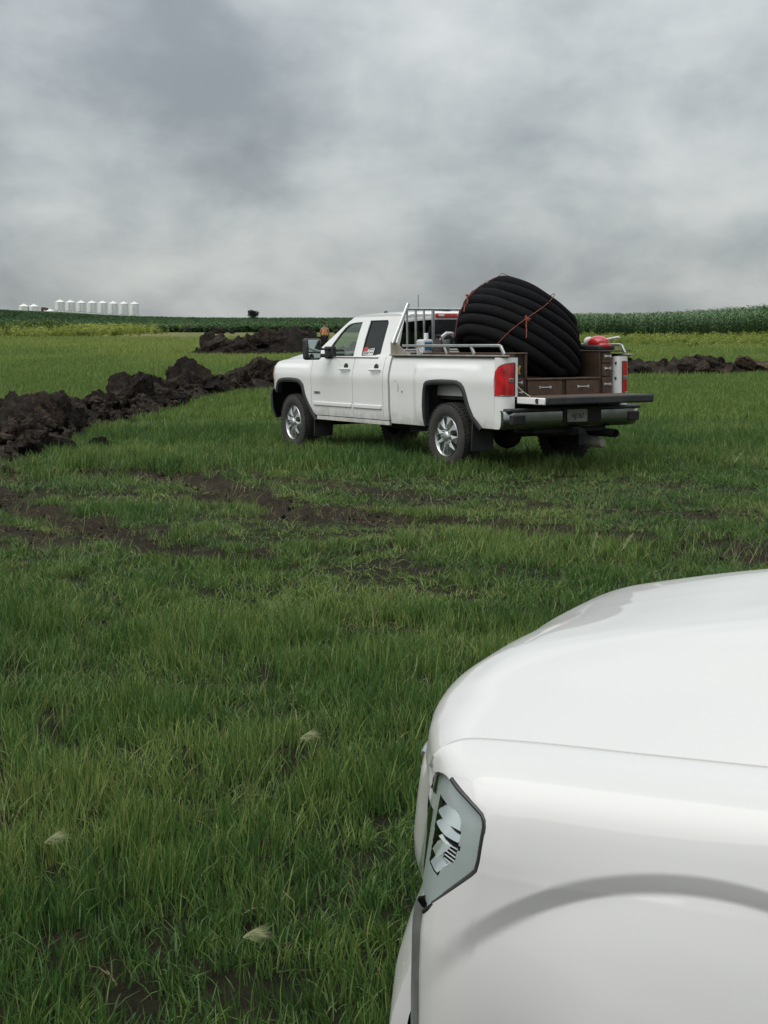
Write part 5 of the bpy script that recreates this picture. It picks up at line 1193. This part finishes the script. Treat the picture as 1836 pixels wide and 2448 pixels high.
obj('crown', leaf_cloud(BUSHM, (0,0,2.1), (2.1,1.6,1.6), 1500, .20, 3), BUSHM, t, recalc=False)

# ------------------------------------------------------------------ worker in an orange vest, seen from behind
SKIN = M('skin', (.30,.17,.11), .6); VEST = M('orange_vest', (.75,.22,.09), .8, var=.15, vscale=5); STRIPE = M('lime_stripe', (.40,.40,.20), .6)
NAVY = M('navy_trousers', (.012,.014,.026), .9); HAIR = M('dark_hair', (.02,.015,.012), .8); BOOT = M('boot_leather', (.03,.022,.016), .7)
px_, py_ = -3.62, 90.0; pz_ = hz(px_, py_)
person = thing('person', 'person in an orange safety vest and dark trousers standing behind the soil bank', 'person', (px_, py_, pz_))
def skin_obj(name, verts, edges, radii, mat, root, sub=2):
    me = bpy.data.meshes.new(name); me.from_pydata(verts, edges, []); o = bpy.data.objects.new(name, me); link(o, person); me.materials.append(mat)
    md = o.modifiers.new('skin', 'SKIN'); sl = me.skin_vertices[0].data if len(me.skin_vertices) else None
    if sl is None:
        bm = bmesh.new(); bm.from_mesh(me); bm.verts.layers.skin.verify(); bm.to_mesh(me); bm.free(); sl = me.skin_vertices[0].data
    for i, r in enumerate(radii): sl[i].radius = r if isinstance(r, tuple) else (r, r); sl[i].use_root = (i == root)
    md.use_smooth_shade = True; s_ = o.modifiers.new('sub', 'SUBSURF'); s_.levels = sub; s_.render_levels = sub; return o
bv = [(0,0,.95),(0,0,1.15),(0,.01,1.38),(0,.0,1.47),(0,-.01,1.55),(0,-.02,1.66),(0,-.02,1.74),
      (-.10,0,.90),(-.11,.01,.50),(-.12,.02,.09),(-.12,-.10,.05),(.10,0,.90),(.13,.02,.50),(.15,.0,.09),(.15,-.12,.05),
      (-.19,0,1.40),(-.25,.0,1.14),(-.22,.10,.92),(-.21,.14,.84),(.19,0,1.40),(.25,.0,1.14),(.22,.10,.92),(.21,.14,.84)]
be = [(0,1),(1,2),(2,3),(3,4),(4,5),(5,6),(0,7),(7,8),(8,9),(9,10),(0,11),(11,12),(12,13),(13,14),(2,15),(15,16),(16,17),(17,18),(2,19),(19,20),(20,21),(21,22)]
brd = [(.14,.10),(.135,.10),(.16,.11),.07,.055,(.078,.095),(.06,.07),.085,.06,.045,.04,.085,.06,.045,.04,.062,.048,.038,.035,.062,.048,.038,.035]
skin_obj('body', [(a, b_, c) for a, b_, c in bv], be, brd, SKIN, 0)
for sx_ in (-1, 1):                                                 # fingers
    for k in range(5):
        a = (k-2)*.16; m = MB(); x0 = sx_*.21; m.tube([(x0+.012*(k-2), .145, .82), (x0+.016*(k-2), .155, .785-.006*abs(k-2)), (x0+.013*(k-2), .15, .755)], [.010,.009,.007], 6); obj('finger', m, SKIN, person)
skin_obj('vest', [(0,0,.98),(0,0,1.15),(0,.01,1.36),(0,.0,1.44),(-.15,0,1.42),(.15,0,1.42)], [(0,1),(1,2),(2,3),(2,4),(2,5)], [(.165,.13),(.16,.125),(.185,.135),(.10,.09),(.085,.085),(.085,.085)], VEST, 1)
m = MB()
for sx_ in (-1, 1): m.tube([(sx_*.03, -.128, 1.45), (sx_*.035, -.145, 1.30), (sx_*.09, -.142, 1.15), (sx_*.11, -.135, 1.02)], .018, 6)
m.tube([(.17*math.cos(a), .135*math.sin(a), 1.06) for a in np.linspace(0, 6.283, 24)[:-1]], .016, 6, closed=True); obj('vest_stripes', m, STRIPE, person)
skin_obj('trousers', [(0,0,.98),(-.10,0,.90),(-.11,.01,.50),(-.12,.02,.12),(.10,0,.90),(.13,.02,.50),(.15,.0,.12)], [(0,1),(1,2),(2,3),(0,4),(4,5),(5,6)], [(.155,.125),.105,.082,.072,.105,.082,.072], NAVY, 0)
m = MB(); m.ico((0,-.015,1.715), 1.0, 3, (.086,.105,.105), None, .12, 3.0, 1); obj('hair', m, HAIR, person)
for sx_, yy_ in ((-.12, .02), (.15, 0)):
    m = MB(); m.box(sx_-.05, sx_+.05, yy_-.17, yy_+.08, .0, .11); obj('boot', m, BOOT, person, bev=.03)

# ------------------------------------------------------------------ pale feathery seed heads in the grass
AWN = leaf_mat('foxtail_awn', (.38,.41,.22), (.47,.49,.29), (.60,.61,.40), .7, .4)
seed_l = ['feathery pale seed head at the far left edge of the grass', 'feathery pale seed head in the grass just left of the white car', 'arched feathery seed head low on the left of the grass',
          'feathery pale seed head near the bottom of the grass', 'pale grass spike standing right of the pickup in the grass', 'pale grass spike just above the white bonnet', 'smaller pale grass stem left of the spike above the bonnet']
for k, (x, y) in enumerate([(-2.0,7.74),(-.33,5.67),(-1.04,4.56),(-.37,3.85),(3.9,16.73),(1.59,10.29),(1.43,10.47)]):
    z = hz(x, y); rs = random.Random(k+300); h = (.26 if k == 0 else .20) if k < 4 else .22; big_ = 1.0 if k < 4 else 1.0
    y2 = y + .40*(1 if y < 9 else .6); 
    t = thing('seed_head', seed_l[k], 'seed head', (x, y-.30, hz(x, y-.3)), (0,0,rs.uniform(-.3,.3)), 'pale seed heads in the grass')
    bend = 1 if k != 0 else -1
    sp_ = [(0,0,0),(.005*bend,0,h*.5),(.015*bend,0,h*.9),(.04*bend,0,h)]
    m = MB(); m.tube(sp_, .0018, 5); obj('stalk', m, WEED, t)
    V, Fc, C = [], [], []
    if k < 4:
        tip = Vector(sp_[-1])
        for j in range(120):
            f = rs.random(); b0 = Vector((.012*bend+f*.038*bend, 0, h*.93+.018*math.sin(f*2.2)))
            el = rs.uniform(-.25, .75); L = rs.uniform(.035,.062); d = Vector((bend*math.cos(el), rs.uniform(-.5,.5), math.sin(el))).normalized(); w_ = Vector((0,.3,1)).normalized()*.0006
            e_ = b0 + d*L - Vector((0,0,L*.15)); o = len(V); V += [tuple(b0-w_), tuple(b0+w_), tuple(e_)]; Fc.append((o,o+1,o+2)); C += [rs.random()]*3
    else:
        d0 = Vector((.55,0,.83)) if k != 6 else Vector((.2,0,.97))
        for j in range(60):
            f = rs.random(); b0 = Vector(sp_[-1]) + d0*f*(.13 if k != 6 else .10); el = Vector((rs.gauss(0,.35), rs.gauss(0,.35), rs.gauss(0,.35))) + d0; el.normalize(); L = .035; w_ = Vector((1,0,-.5)).normalized()*.002; e_ = b0 + el*L
            o = len(V); V += [tuple(b0-w_), tuple(b0+w_), tuple(e_)]; Fc.append((o,o+1,o+2)); C += [rs.random()]*3
    po = proto('awns', V, Fc, C, AWN); link(po, t)
